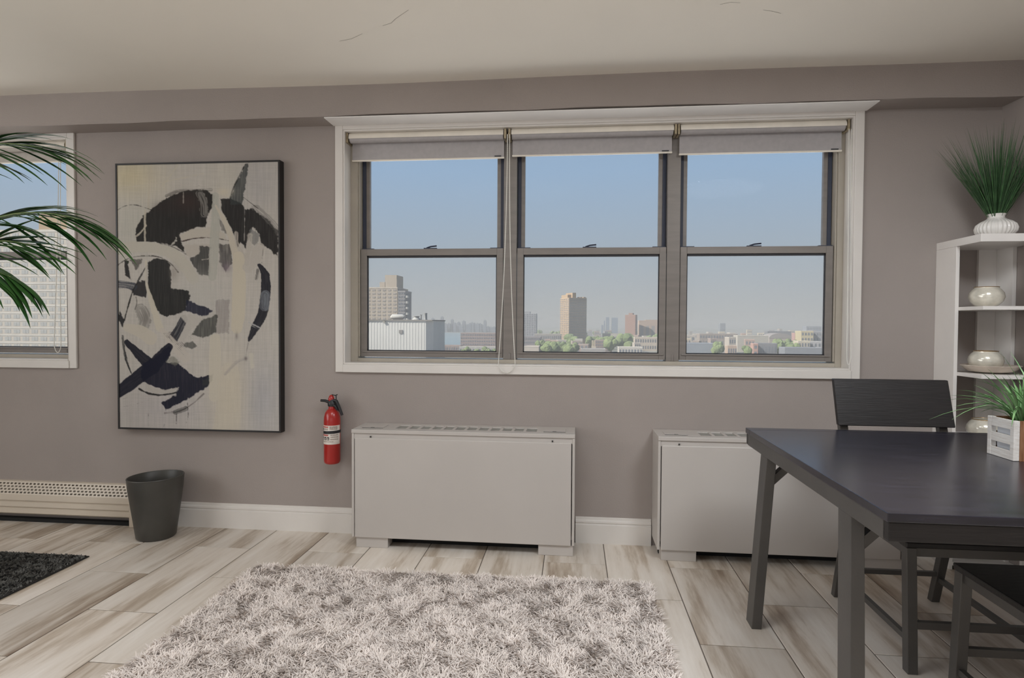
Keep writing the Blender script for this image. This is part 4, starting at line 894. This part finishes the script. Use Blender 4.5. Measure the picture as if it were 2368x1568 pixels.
def frond(P, nl, ll, seed, t0=0.30, droop=0.55, spread=0.75, lw=0.0105):
    g = random.Random(seed); m = MB(); pts = [bez(P, k / 16) for k in range(17)]
    m.tube(pts, [0.0075 * (1 - 0.8 * k / 16) + 0.001 for k in range(17)], 6); st = m.build('frond_stem', 'palm_stem', r, smooth=True)
    for i in range(nl):
        t = t0 + (1 - t0) * (i // 2 + 0.5) / (nl / 2); s = 1 if i % 2 else -1
        p = bez(P, min(t, 1)); d = (bez(P, min(t + 0.02, 1)) - bez(P, t - 0.02)).normalized()
        side = d.cross(Vector((0, 0, 1))).normalized() * s; up = (side * s).cross(d)
        if up.z < 0: up = -up
        tl = (t - t0) / (1 - t0)
        ph = math.radians((50 - 40 * tl) * g.uniform(0.35, 1.1)) if s > 0 else math.radians(-6 * g.uniform(-1, 1.2))
        v = (d * math.cos(ph) - up * math.sin(ph) + side * spread * g.uniform(0.25, 0.8) * (1.0 - 0.6 * tl)).normalized()
        L = ll * g.uniform(0.85, 1.12) * (0.62 + 0.38 * math.sin(math.pi * min(1, 0.2 + tl * 0.7))); lp = []; q = p.copy(); ns = 10; dr = droop * g.uniform(0.7, 1.3) * (1.0 if s > 0 else 1.5)
        for k in range(ns + 1):
            lp.append(q.copy()); q = q + v * (L / ns); v = (v + Vector((0, 0, -dr * (0.4 + 1.2 * k / ns) / ns))).normalized()
        lm = MB(); n = len(lp); vs = []
        for k, c_ in enumerate(lp):
            dd = (lp[min(k + 1, n - 1)] - lp[max(k - 1, 0)]).normalized(); sd = dd.cross(Vector((0, 0, 1))).normalized(); un = sd.cross(dd)
            tt_ = k / (n - 1); ww = lw * (0.35 + 1.3 * min(tt_ * 2.2, 1)) * (1 - tt_ ** 2.2) + 0.0007
            vs += [c_ - sd * ww - un * ww * 0.35, c_, c_ + sd * ww - un * ww * 0.35]
        fs = []
        for k in range(n - 1): b = k * 3; fs += [(b, b + 1, b + 4, b + 3), (b + 1, b + 2, b + 5, b + 4)]
        lm.add(vs, fs); lm.build('leaflet', 'palm_leaf', st, smooth=True)
top = PB + Vector((0, 0, 1.25))
frond([top, (-2.98, -0.92, 1.70), (-2.86, -0.90, 1.98), (-2.64, -0.88, 2.02), (-2.34, -0.86, 1.965)], 26, 0.43, 3, t0=0.45, droop=0.7, spread=0.40, lw=0.0125)
frond([top, (-2.90, -0.86, 1.48), (-2.72, -0.84, 1.71), (-2.47, -0.82, 1.73), (-2.20, -0.80, 1.655)], 30, 0.42, 4, t0=0.45, droop=0.8, spread=0.40, lw=0.0110)
frond([PB + Vector((0.06, 0.03, 1.05)), (-2.84, -0.90, 1.40), (-2.70, -0.90, 1.56), (-2.55, -0.90, 1.58), (-2.36, -0.90, 1.53)], 22, 0.36, 5, t0=0.48, droop=0.5, spread=0.35)
frond([PB + Vector((0.06, 0.03, 1.05)), (-2.90, -0.92, 1.30), (-2.78, -0.94, 1.46), (-2.62, -0.94, 1.47), (-2.42, -0.94, 1.39)], 24, 0.33, 6, t0=0.45, droop=1.25, spread=0.40, lw=0.0120)
frond([PB + Vector((-0.05, 0.05, 0.95)), (-3.1, -0.8, 1.4), (-3.3, -0.75, 1.6), (-3.45, -0.72, 1.55), (-3.6, -0.7, 1.4)], 20, 0.36, 8, t0=0.4)
frond([PB + Vector((0.0, 0.0, 0.95)), (-2.86, -1.0, 1.08), (-2.76, -1.02, 1.16), (-2.66, -1.02, 1.14), (-2.56, -1.02, 1.08)], 16, 0.20, 9, t0=0.5, droop=1.0)

# ================================================================== OUTSIDE: the city far below and beyond
G = 1.2 - 26.0
mb = MB(); mb.box(-5000, 5000, 60, 6000, G - 1, G); tag(mb.build('ground', 'ground_land'), 'flat land of the city far below the windows', kind='structure')
wl = [at(850, 760, 560), at(1168, 760, 700), at(1168, 760, 1640), at(560, 760, 1700), at(560, 760, 560)]
mb = MB(); mb.prism([(p.x, p.y, G + 0.05) for p in wl], (0, 0, 0.25)); tag(mb.build('bay_water', 'bay_water'), 'pale blue bay water below the far skyline', kind='structure')
FM = {}
def fmat(c, var=0.05):
    k = tuple(c)
    if k not in FM: FM[k] = mat('facade_%d' % len(FM), tuple(v * 0.52 for v in s2l(c)), 0.85, var=var, vscale=0.3)
    return FM[k]
DARKWIN = mat('far_window', s2l((92, 96, 104)), 0.3, var=0.2, vscale=0.5)
def building(name, label, cat, x0, x1, yt, d, depth, col, rot=0, wins=None, group=None, roof=None, bulk=(), sidewins=None, base=G, wincol=None):
    """front face spans photo columns x0..x1 at distance d; top at row yt"""
    a, b = at(x0, yt, d), at(x1, yt, d); cx = (a.x + b.x) / 2; wd = (b.x - a.x) / max(math.cos(math.radians(rot)), 0.2); ht = a.z - base
    r = thing(name, (cx, d, base), label, cat, group); r.rotation_euler = (0, 0, math.radians(rot)); OFF[r] = Vector((0, 0, 0))
    m = MB(); m.box(-wd / 2, wd / 2, 0, depth, 0, ht); m.build('walls', fmat(col), r)
    p = MB(); pw = min(0.4, wd * 0.05)
    p.box(-wd / 2 - 0.1, wd / 2 + 0.1, -0.1, pw, ht, ht + 0.6); p.box(-wd / 2 - 0.1, wd / 2 + 0.1, depth - pw, depth + 0.1, ht, ht + 0.6); p.box(-wd / 2 - 0.1, -wd / 2 + pw, pw, depth - pw, ht, ht + 0.6); p.box(wd / 2 - pw, wd / 2 + 0.1, pw, depth - pw, ht, ht + 0.6)
    p.build('parapet', fmat(roof or tuple(min(255, v + 22) for v in col)), r)
    if wins:
        nc, nr = wins[:2]; zlo = wins[2] if len(wins) > 2 else 0.0; e_ = wins[3] if len(wins) > 3 else 0.22; q = MB(); cw = wd / nc; rh = (ht - zlo) / nr
        for i in range(nc):
            for j in range(nr): q.box(-wd / 2 + cw * (i + e_), -wd / 2 + cw * (i + 1 - e_), -0.12, 0.02, zlo + rh * (j + 0.30), zlo + rh * (j + 0.78))
        tag(q.build('window_rows', fmat(wincol) if wincol else DARKWIN, r), kind='stuff')
    if sidewins:
        sd, nc, nr = sidewins; q = MB(); cw = depth / nc; rh = ht / nr; xs = sd * wd / 2
        for i in range(nc):
            for j in range(nr): q.box(xs - 0.12, xs + 0.12, cw * (i + 0.25), cw * (i + 0.75), rh * (j + 0.30), rh * (j + 0.75))
        tag(q.build('side_window_rows', fmat(wincol) if wincol else DARKWIN, r), kind='stuff')
    for (u0, u1, v0, v1, hh_) in bulk:
        bm_ = MB(); bm_.box(-wd / 2 + wd * u0, -wd / 2 + wd * u1, depth * v0, depth * v1, ht, ht + hh_); bm_.build('roof_bulkhead', fmat(col), r, bevel=0.0)
    return r

# unseen white reflector below the windows, added to bounce sun onto the ceiling
mat('shed_white', (0.36, 0.355, 0.345), 0.7, var=0.03, vscale=1.0); mat('shed_rib', (0.385, 0.38, 0.37), 0.7, var=0.03, vscale=1.0)
mat('bounce_white', (0.88, 0.87, 0.85), 0.7, var=0.04, vscale=0.4)
mb = MB(); mb.box(-26, 22, 0.26, 22, -2.4, -1.9); mb.box(-26, 22, 21.7, 22, -1.9, -1.6); tag(mb.build('sun_bounce_slab', 'bounce_white'), 'unseen white slab added below the windows to bounce sunlight up', kind='structure')
# big apartment block filling the left window
d = 200
a, b = at(-330, 535, d), at(152, 535, d); wd = b.x - a.x; ht = a.z - G
r = thing('apartment_block', ((a.x + b.x) / 2, d, G), 'big pale apartment block seen through the window behind the palm', 'building'); OFF[r] = Vector((0, 0, 0))
m = MB(); m.box(-wd / 2, wd / 2 + 3, 0.3, 26, 0, ht); m.build('walls', fmat((224, 214, 202)), r)
m = MB(); m.box(wd / 2 - 13.5, wd / 2 + 1, 3, 14, ht, ht + 6.2); m.build('roof_bulkhead', fmat((196, 170, 140)), r)
nfl = 21; fh = 2.72
for k in range(nfl):
    z = ht - 0.9 - k * fh
    if z < 8: break
    m = MB(); m.box(-wd / 2, wd / 2 + 3, 0.22, 0.3, z, z + 0.5); m.build('floor_band', fmat((236, 230, 222)), r)
wm = None
for i in range(int(wd / 3.6) + 1):
    for k in range(nfl):
        z = ht - 0.9 - k * fh - 1.75
        if z < 8: break
        x = wd / 2 + 1.2 - i * 3.6
        if x < wd / 2 - 46: continue
        if wm is None:
            q = MB(); q.box(-1.25, 1.25, 0.26, 0.3, 0, 1.4); q.box(-0.06, 0.06, 0.23, 0.26, 0, 1.4); wm = q.mesh('window', fmat((202, 202, 200)))
        o = bpy.data.objects.new('window', wm); COL.objects.link(o); o.parent = r; o.location = (x, 0, z)

# neighbouring rooftop shed with vents, close by
d = 26.0; a, b = at(800, 741, d), at(985, 741, d); zt = a.z; s = 26.0 / 1400 * 1.07
r = thing('rooftop_shed', ((a.x + b.x) / 2, d, zt - 4), 'white ribbed metal rooftop shed in the left panes', 'building')
m = MB(); m.box(a.x, b.x, d, d + 3, G, zt); m.build('walls', 'shed_white', r)
xx = a.x + 0.05
while xx < b.x - 0.03:
    m = MB(); m.box(xx, xx + 0.055, d - 0.008, d, zt - 6, zt - 0.06); m.build('siding_rib', 'shed_rib', r); xx += 0.15
m = MB(); m.prism([(b.x, d, zt - 12), (b.x + 0.30, d + 0.35, zt - 12), (b.x + 0.30, d + 3, zt - 12), (b.x, d + 3, zt - 12)], (0, 0, 12)); m.build('corner_bay', 'shed_rib', r)
m = MB(); m.box(a.x, b.x + 0.33, d - 0.06, d + 3.05, zt, zt + 0.05); m.build('roof_edge', fmat((146, 142, 138)), r)
p = at(927, 767, d); m = MB(); m.box(p.x - 0.09, p.x + 0.09, d - 0.04, d, p.z - 0.08, p.z + 0.08); m.build('wall_vent', fmat((150, 148, 146)), r)
p = at(889, 742, d); m = MB(); m.box(p.x - 0.06, p.x + 0.06, d - 0.09, d - 0.03, zt - 0.09, zt - 0.02); m.build('wall_lamp', fmat((160, 158, 150)), r)
def roofthing(name, label, cat, mbx, col):
    o = mbx.build(name, fmat(col), None, smooth=True, origin=(mbx.v[0][0], d + 1.5, zt + 0.05)); tag(o, label, cat)
x0, x1 = at(904, 740, d + 1.5).x, at(934, 740, d + 1.5).x
m = MB(); m.tube([(x0, d + 1.5, zt + 0.17), (x0 + 0.08, d + 1.5, zt + 0.21), (x1 - 0.08, d + 1.5, zt + 0.21), (x1, d + 1.5, zt + 0.17)], [0.06, 0.13, 0.13, 0.09], 12); m.box(x0 + 0.1, x1 - 0.1, d + 1.45, d + 1.55, zt + 0.05, zt + 0.1)
roofthing('roof_duct', 'short fat pale duct lying on the white shed roof', 'duct', m, (222, 220, 216))
x = at(963, 740, d + 1.5).x; m = MB(); m.lathe([(0.0, 0), (0.22, 0), (0.20, 0.06), (0.14, 0.10), (0.14, 0.17), (0.17, 0.18), (0.17, 0.20), (0.0, 0.21)], 18, (x, d + 1.5, zt + 0.05)); roofthing('roof_fan', 'low round fan housing on the white shed roof', 'vent', m, (196, 196, 194))
x = at(974, 740, d + 1.5).x; m = MB(); m.tube([(x, d + 1.5, zt + 0.05), (x, d + 1.5, zt + 0.30)], 0.022, 8); m.tube([(x - 0.05, d + 1.5, zt + 0.33), (x, d + 1.5, zt + 0.28), (x + 0.05, d + 1.5, zt + 0.33)], 0.018, 6); roofthing('roof_pipe', 'thin forked vent pipe on the white shed roof', 'pipe', m, (120, 120, 122))
x = at(984, 740, d + 1.5).x; m = MB(); m.lathe([(0.0, 0), (0.10, 0), (0.085, 0.05), (0.085, 0.28), (0.09, 0.29), (0.09, 0.33), (0.10, 0.335), (0.10, 0.36), (0.02, 0.385), (0.0, 0.385)], 16, (x, d + 1.5, zt + 0.05)); roofthing('roof_chimney', 'round capped metal flue on the white shed roof', 'chimney', m, (178, 180, 182))

# towers
building('apartment_tower', 'pale tan tower with tall roof bulkhead behind the white shed', 'building', 846, 919, 667, 300, 20, (206, 192, 176), 0, (6, 24), wincol=(182, 174, 168), bulk=((0.08, 0.95, 0.1, 0.7, 0.6), (0.40, 0.58, 0.1, 0.6, 3.4), (0.57, 0.94, 0.1, 0.7, 7.0)), sidewins=(1, 7, 24))
r = building('apartment_tower', 'grey balcony wing at the right side of the pale tan tower', 'building', 920.5, 937, 675, 300, 12, (160, 158, 160), 0, (3, 24))
for k in range(16):
    z = (at(930, 675, 300).z - G) - 3 - k * 2.9; m = MB(); m.box(1.55, 3.0, 0.2, 3.0, z, z + 1.1); m.build('balcony', fmat((222, 218, 212)), r)
building('office_tower', 'grey banded tower at the left edge of the middle pane', 'building', 1200, 1240, 726, 760, 22, (176, 178, 184), 0, (7, 17), bulk=((0.0, 0.62, 0.2, 0.8, 3.2),))
building('apartment_tower', 'tall tan tower with a darkened shaded front in the middle pane', 'building', 1316, 1357, 690, 700, 24, (200, 172, 140), 26, (10, 26, 8, 0.06), bulk=((0.02, 0.22, 0.2, 0.9, 4.2), (0.22, 0.42, 0.05, 0.8, 6.4), (0.62, 0.74, 0.0, 0.3, 1.6), (0.82, 0.96, 0.0, 0.3, 1.6)), sidewins=(-1, 5, 26))  # front windows made nearly continuous to paint the shaded face darker
building('apartment_tower', 'reddish brown slab tower near the right edge of the middle pane', 'building', 1446, 1469, 729, 820, 12, (176, 138, 124), -18, None, bulk=((0.32, 0.70, 0.1, 0.8, 3.0),), sidewins=(1, 4, 16))
building('apartment_block', 'pink-beige block beside the reddish slab tower', 'building', 1478, 1530, 742, 840, 18, (204, 178, 160), 0, (4, 1), bulk=((0.3, 1.0, 0.1, 0.9, 1.6),), wincol=(160, 156, 156))
# tiny far skylines
sky = [(1000, 737, 3.5), (1008, 750, 3), (1014, 748, 3), (1017, 742, 3), (1021.5, 733.5, 2.6), (1026, 748, 4), (1031, 752, 3), (1037, 749, 4), (1045, 739.5, 2.6), (1051, 748, 3), (1055, 755, 3), (1060, 746, 3), (1066, 753, 4), (1072, 743, 3.4), (1078, 752, 4), (1085, 750, 4), (1091, 747, 5), (1097, 748.5, 4), (1104, 749, 4), (1110, 749.5, 4), (1116, 754, 4), (1121, 742, 3), (1128, 756, 4), (1135, 758, 4), (1142, 757, 4)]
ORD = 'first second third fourth fifth sixth seventh eighth ninth tenth eleventh twelfth thirteenth fourteenth fifteenth sixteenth seventeenth eighteenth nineteenth twentieth twenty-first twenty-second twenty-third twenty-fourth twenty-fifth'.split()
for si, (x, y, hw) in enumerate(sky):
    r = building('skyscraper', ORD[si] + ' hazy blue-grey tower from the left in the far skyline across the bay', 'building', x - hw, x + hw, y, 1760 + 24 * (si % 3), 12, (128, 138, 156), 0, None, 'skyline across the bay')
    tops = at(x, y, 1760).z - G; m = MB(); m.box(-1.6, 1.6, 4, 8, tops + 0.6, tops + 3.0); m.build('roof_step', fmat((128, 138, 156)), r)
for (x0, x1, y, lb_) in ((1391, 1395, 752, 'tiny squat block at the left of the far blue pair'), (1397, 1399, 742, 'thin dark spire left of the far blue pair'), (1402, 1409, 734, 'slim far blue tower in the middle pane'), (1415, 1429, 735, 'broad far blue tower in the middle pane')):
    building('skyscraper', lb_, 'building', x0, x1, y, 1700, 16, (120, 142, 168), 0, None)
# low buildings
LOW = [
 (1065, 1150, 771, 600, 20, (170, 152, 148), (16, 5), 'long brick building by the bay in the left pane'),
 (1020, 1064, 800, 540, 14, (176, 156, 148), (8, 1), 'low reddish roofed house by the bay'),
 (1001, 1019, 803, 520, 10, (216, 210, 204), None, 'little white house beside the shed corner'),
 (1062, 1150, 803, 500, 10, (206, 202, 198), (12, 1), 'low white row in front of the brick building'),
 (1211, 1250, 780, 560, 16, (158, 152, 156), (9, 4), 'grey flats below the grey banded tower'),
 (1236, 1298, 773, 660, 16, (184, 178, 172), (14, 2), 'low pale hall left of the tan tower'),
 (1212, 1246, 802, 500, 14, (226, 214, 204), None, 'flat pink-white roof in the bottom left of the middle pane'),
 (1377, 1416, 788, 560, 16, (170, 150, 142), (8, 4), 'brownish grey flats in the middle pane'),
 (1394, 1433, 772, 720, 14, (214, 206, 196), (10, 1), 'long white low block below the far blue towers'),
 (1344, 1400, 808, 500, 14, (186, 182, 180), None, 'flat grey roof at the bottom of the middle pane'),
 (1468, 1524, 781, 600, 14, (218, 204, 188), (10, 2), 'low cream block at the right of the middle pane'),
 (1431, 1486, 804, 510, 14, (222, 216, 208), (8, 1), 'white roofed row at the bottom right of the middle pane'),
 (1330, 1347, 785, 600, 8, (222, 216, 206), None, 'small white house in front of the tan tower'),
 (1272, 1290, 789, 570, 8, (208, 182, 166), (3, 1), 'small pinkish house among the trees'),
 (1618, 1706, 773, 620, 16, (176, 164, 156), (14, 3), 'long grey-brown flats in the right pane'),
 (1587, 1608, 776, 610, 12, (212, 204, 194), (2, 2), 'small white house left of the long flats'),
 (1587, 1651, 795, 520, 18, (158, 166, 178), None, 'blue-grey flat roofed shed at the bottom left of the right pane'),
 (1706, 1777, 777, 600, 16, (206, 200, 190), None, 'plain pale warehouse in the right pane'),
 (1775, 1830, 767, 720, 12, (136, 138, 146), None, 'dark slate block behind the arched hall'),
 (1753, 1797, 795, 520, 12, (146, 146, 152), (6, 1), 'slate grey block in front of the warehouse'),
 (1742, 1753, 796, 515, 8, (212, 168, 154), (1, 2), 'narrow pink house beside the slate block'),
 (1853, 1881, 767, 600, 16, (220, 206, 168), (4, 4), 'yellowish apartment house in the right pane'),
 (1881, 1900, 768, 604, 16, (172, 172, 178), (3, 4), 'grey house touching the yellowish apartment house'),
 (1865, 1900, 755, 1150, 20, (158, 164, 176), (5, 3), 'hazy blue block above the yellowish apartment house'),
 (1846, 1873, 790, 540, 12, (226, 214, 192), (4, 2), 'cream house below the yellowish apartment house'),
 (1873, 1900, 791, 545, 12, (204, 202, 204), (3, 2), 'pale grey house at the right edge of the right pane'),
 (1815, 1903, 805, 500, 14, (150, 154, 164), None, 'long dark blue flat roof at the bottom of the right pane'),
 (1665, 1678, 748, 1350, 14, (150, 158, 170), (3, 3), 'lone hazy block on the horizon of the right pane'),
 (1683, 1704, 801, 520, 10, (212, 186, 166), (4, 1), 'small peach house below the long flats'),
 (1838, 1853, 771, 700, 10, (206, 164, 156), None, 'small pink house left of the yellowish apartment house'),
]
for (x0, x1, y, d, dp, col, wn, lb_) in LOW: building('low_building', lb_, 'building', x0, x1, y, d, dp, col, 0, wn)
# arched hall
p0, p1 = at(1779, 782, 650), at(1831, 782, 650); zb_ = p0.z; rad = (p1.x - p0.x) / 2; mb = MB()
pr = [((p0.x + p1.x) / 2 + rad * math.cos(t), 650, zb_ + 5.2 * math.sin(t)) for t in [math.pi * k / 16 for k in range(17)]]
r = thing('arched_hall', ((p0.x + p1.x) / 2, 650, G), 'hall with a low arched grey roof in the right pane', 'building')
mb.prism(pr, (0, 25, 0)); mb.build('arched_roof', fmat((168, 160, 158)), r); box(p0.x, p1.x, 650.2, 675, G, zb_).build('walls', fmat((192, 180, 172)), r)
# twin chimney stack
r = thing('chimney_stack', (at(1373, 800, 545).x, 545, G), 'pair of pale chimney stacks on a white base in the middle pane', 'chimney')
p0, p1, zb_ = at(1368, 800, 545).x, at(1378, 800, 545).x, at(1370, 801, 545).z; box(p0, p1, 545, 549, G, zb_).build('base', fmat((232, 220, 200)), r)
for x in (1370.5, 1374.5): q = at(x, 787, 545); mb = MB(); mb.tube([(q.x, 547, zb_), (q.x, 547, q.z)], 0.55, 8); mb.build('stack', fmat((226, 210, 184)), r)
# scattered houses near the horizon
g = random.Random(5)
pal = [(206, 196, 186), (190, 176, 166), (216, 208, 198), (178, 160, 152), (166, 164, 166), (220, 206, 184), (196, 170, 158)]
TPOS = []
for (x0, x1, y, d, dp, col, wn, lb_) in LOW:
    xa_, xb_ = at(x0, y, d).x, at(x1, y, d).x; nn = max(1, int((xb_ - xa_) / dp))
    for i in range(nn): TPOS.append((xa_ + (xb_ - xa_) * (i + 0.5) / nn, d + dp / 2, 0.62 * max(dp, (xb_ - xa_) / nn)))
for (x, d, rad) in ((1330, 708, 26), (1458, 826, 14), (1504, 850, 24), (1220, 771, 18), (1805, 662, 20), (1373, 547, 6)): TPOS.append((at(x, 760, d).x, d, rad))
def scatter(n, xa, xb, d0, d1, label, group):
    for i in range(n):
        for trial in range(40):
            x = xa + (xb - xa) * g.random(); d = g.uniform(d0, d1); hgt = g.uniform(7, 14); wpx = g.uniform(9, 20) * 800 / d; dp = g.uniform(8, 14)
            px_ = at(x, 760, d).x; rad = 0.55 * math.hypot(wpx * d / 1400, dp)
            if all((px_ - q[0]) ** 2 + (d + dp / 2 - q[1]) ** 2 > (rad + q[2]) ** 2 for q in TPOS): break
        else: continue
        TPOS.append((px_, d + dp / 2, rad)); top_y = 749 + 1400 * (26 - hgt) / (d + 3.3)
        building('house', label, 'building', x - wpx / 2, x + wpx / 2, top_y, d, dp, g.choice(pal), g.uniform(-12, 12), (3, 2), group)
scatter(28, 1586, 1904, 720, 1500, 'tiny hazy house near the horizon in the right pane', 'far houses in the right pane')
scatter(16, 1212, 1524, 780, 1500, 'tiny hazy house near the horizon in the middle pane', 'far houses in the middle pane')
scatter(10, 1586, 1740, 560, 700, 'small hazy house in the middle distance of the right pane', 'middle distance houses in the right pane')
scatter(8, 1250, 1524, 520, 640, 'small hazy house among trees in the middle pane', 'middle distance houses in the middle pane')
# trees
mat('tree_leaves', s2l((78, 94, 58)), 0.9, color2=s2l((112, 124, 82)), vscale=0.5)
mat('tree_bark', s2l((96, 84, 72)), 0.9)
def crown(seed):
    g = random.Random(seed); bm = bmesh.new()
    for i in range(9):
        a = g.uniform(0, 6.28); rr = 0.62 * math.sqrt(g.random()); s = g.uniform(0.34, 0.55)
        mt = Matrix.Translation((rr * math.cos(a), rr * math.sin(a), 0.95 + g.uniform(-0.28, 0.45))) @ Matrix.Scale(s, 4)
        ret = bmesh.ops.create_icosphere(bm, subdivisions=2, radius=1.0, matrix=mt)
        for v in ret['verts']: v.co += Vector((g.uniform(-1, 1), g.uniform(-1, 1), g.uniform(-1, 1))) * 0.06
    me = bpy.data.meshes.new('crown'); bm.to_mesh(me); bm.free(); me.materials.append(MATS['tree_leaves']); return me
CR = [crown(k) for k in range(4)]
TK = MB().tube([(0, 0, 0), (0, 0, 0.7)], [0.09, 0.06], 6).mesh('trunk', 'tree_bark')
def tree(x, d, h, wf, label, group, k):
    p = at(x, 760, d); r = thing('tree', (p.x, d, G), label, 'tree', group)
    for nm, me in (('crown', CR[k % 4]), ('trunk', TK)):
        o = bpy.data.objects.new(nm, me); COL.objects.link(o); o.parent = r; o.scale = (h * wf * 0.62, h * wf * 0.62, h * 0.62); o.rotation_euler = (0, 0, k)
g = random.Random(9)
k = 0
def trees(n, xa, xb, d0, d1, h0, h1, label, group):
    global k
    for i in range(n):
        for trial in range(60):
            x = g.uniform(xa, xb); d = g.uniform(d0, d1); h = g.uniform(h0, h1); wf = g.uniform(0.8, 1.2); p = at(x, 760, d); rad = h * wf * 0.62 * 1.12
            if all((p.x - q[0]) ** 2 + (d - q[1]) ** 2 > (rad + q[2]) ** 2 for q in TPOS): break
        else: continue
        TPOS.append((p.x, d, rad)); k += 1; tree(x, d, h, wf, label, group, k)
trees(9, 1250, 1330, 470, 590, 9, 12, 'pale green tree in front of the tan and brown tower', 'trees before the tan and brown tower')
trees(8, 1322, 1400, 595, 695, 11, 14, 'green tree at the right foot of the tan and brown tower', 'trees right of the tan and brown tower')
trees(8, 1405, 1450, 515, 690, 11, 15, 'deep green tree left of the reddish slab tower', 'trees left of the reddish slab tower')
trees(7, 1445, 1522, 640, 800, 11, 14, 'green tree at the foot of the reddish slab tower', 'trees at the foot of the reddish slab tower')
trees(6, 1796, 1846, 515, 600, 10, 13, 'green tree in front of the arched hall', 'trees before the arched hall')
trees(4, 1652, 1684, 500, 530, 8, 11, 'pale green tree below the long grey-brown flats', 'trees below the long flats')
trees(3, 1722, 1745, 500, 530, 8, 10, 'pale green tree below the plain pale warehouse', 'trees below the warehouse')
trees(14, 1212, 1524, 1000, 1500, 10, 13, 'tiny hazy tree on the horizon of the middle pane', 'horizon trees in the middle pane')
trees(8, 1070, 1150, 480, 500, 5, 7, 'small green shrub-like tree before the brick building', 'trees before the brick building')

# ------------------------------------------------------------------ summer haze over the city
hz = bpy.data.materials.new('haze'); hz.use_nodes = True; t_ = hz.node_tree; t_.nodes.clear()
ho = t_.nodes.new('ShaderNodeOutputMaterial'); hv = t_.nodes.new('ShaderNodeVolumeScatter')
hv.inputs['Color'].default_value = (0.50, 0.53, 0.58, 1); hv.inputs['Density'].default_value = 0.00030; hv.inputs['Anisotropy'].default_value = 0.0
hv.inputs['Color'].default_value = (0.96, 0.98, 1.0, 1)
ha = t_.nodes.new('ShaderNodeVolumeAbsorption'); ha.inputs['Color'].default_value = (0.05, 0.05, 0.05, 1); ha.inputs['Density'].default_value = 0.00027
hs = t_.nodes.new('ShaderNodeAddShader'); t_.links.new(hv.outputs[0], hs.inputs[0]); t_.links.new(ha.outputs[0], hs.inputs[1])
t_.links.new(hs.outputs[0], ho.inputs['Volume']); MATS['haze'] = hz
tag(box(-4500, 4500, 45, 5500, G + 0.5, G + 48).build('haze', 'haze'), 'summer haze hanging over the city', kind='structure')
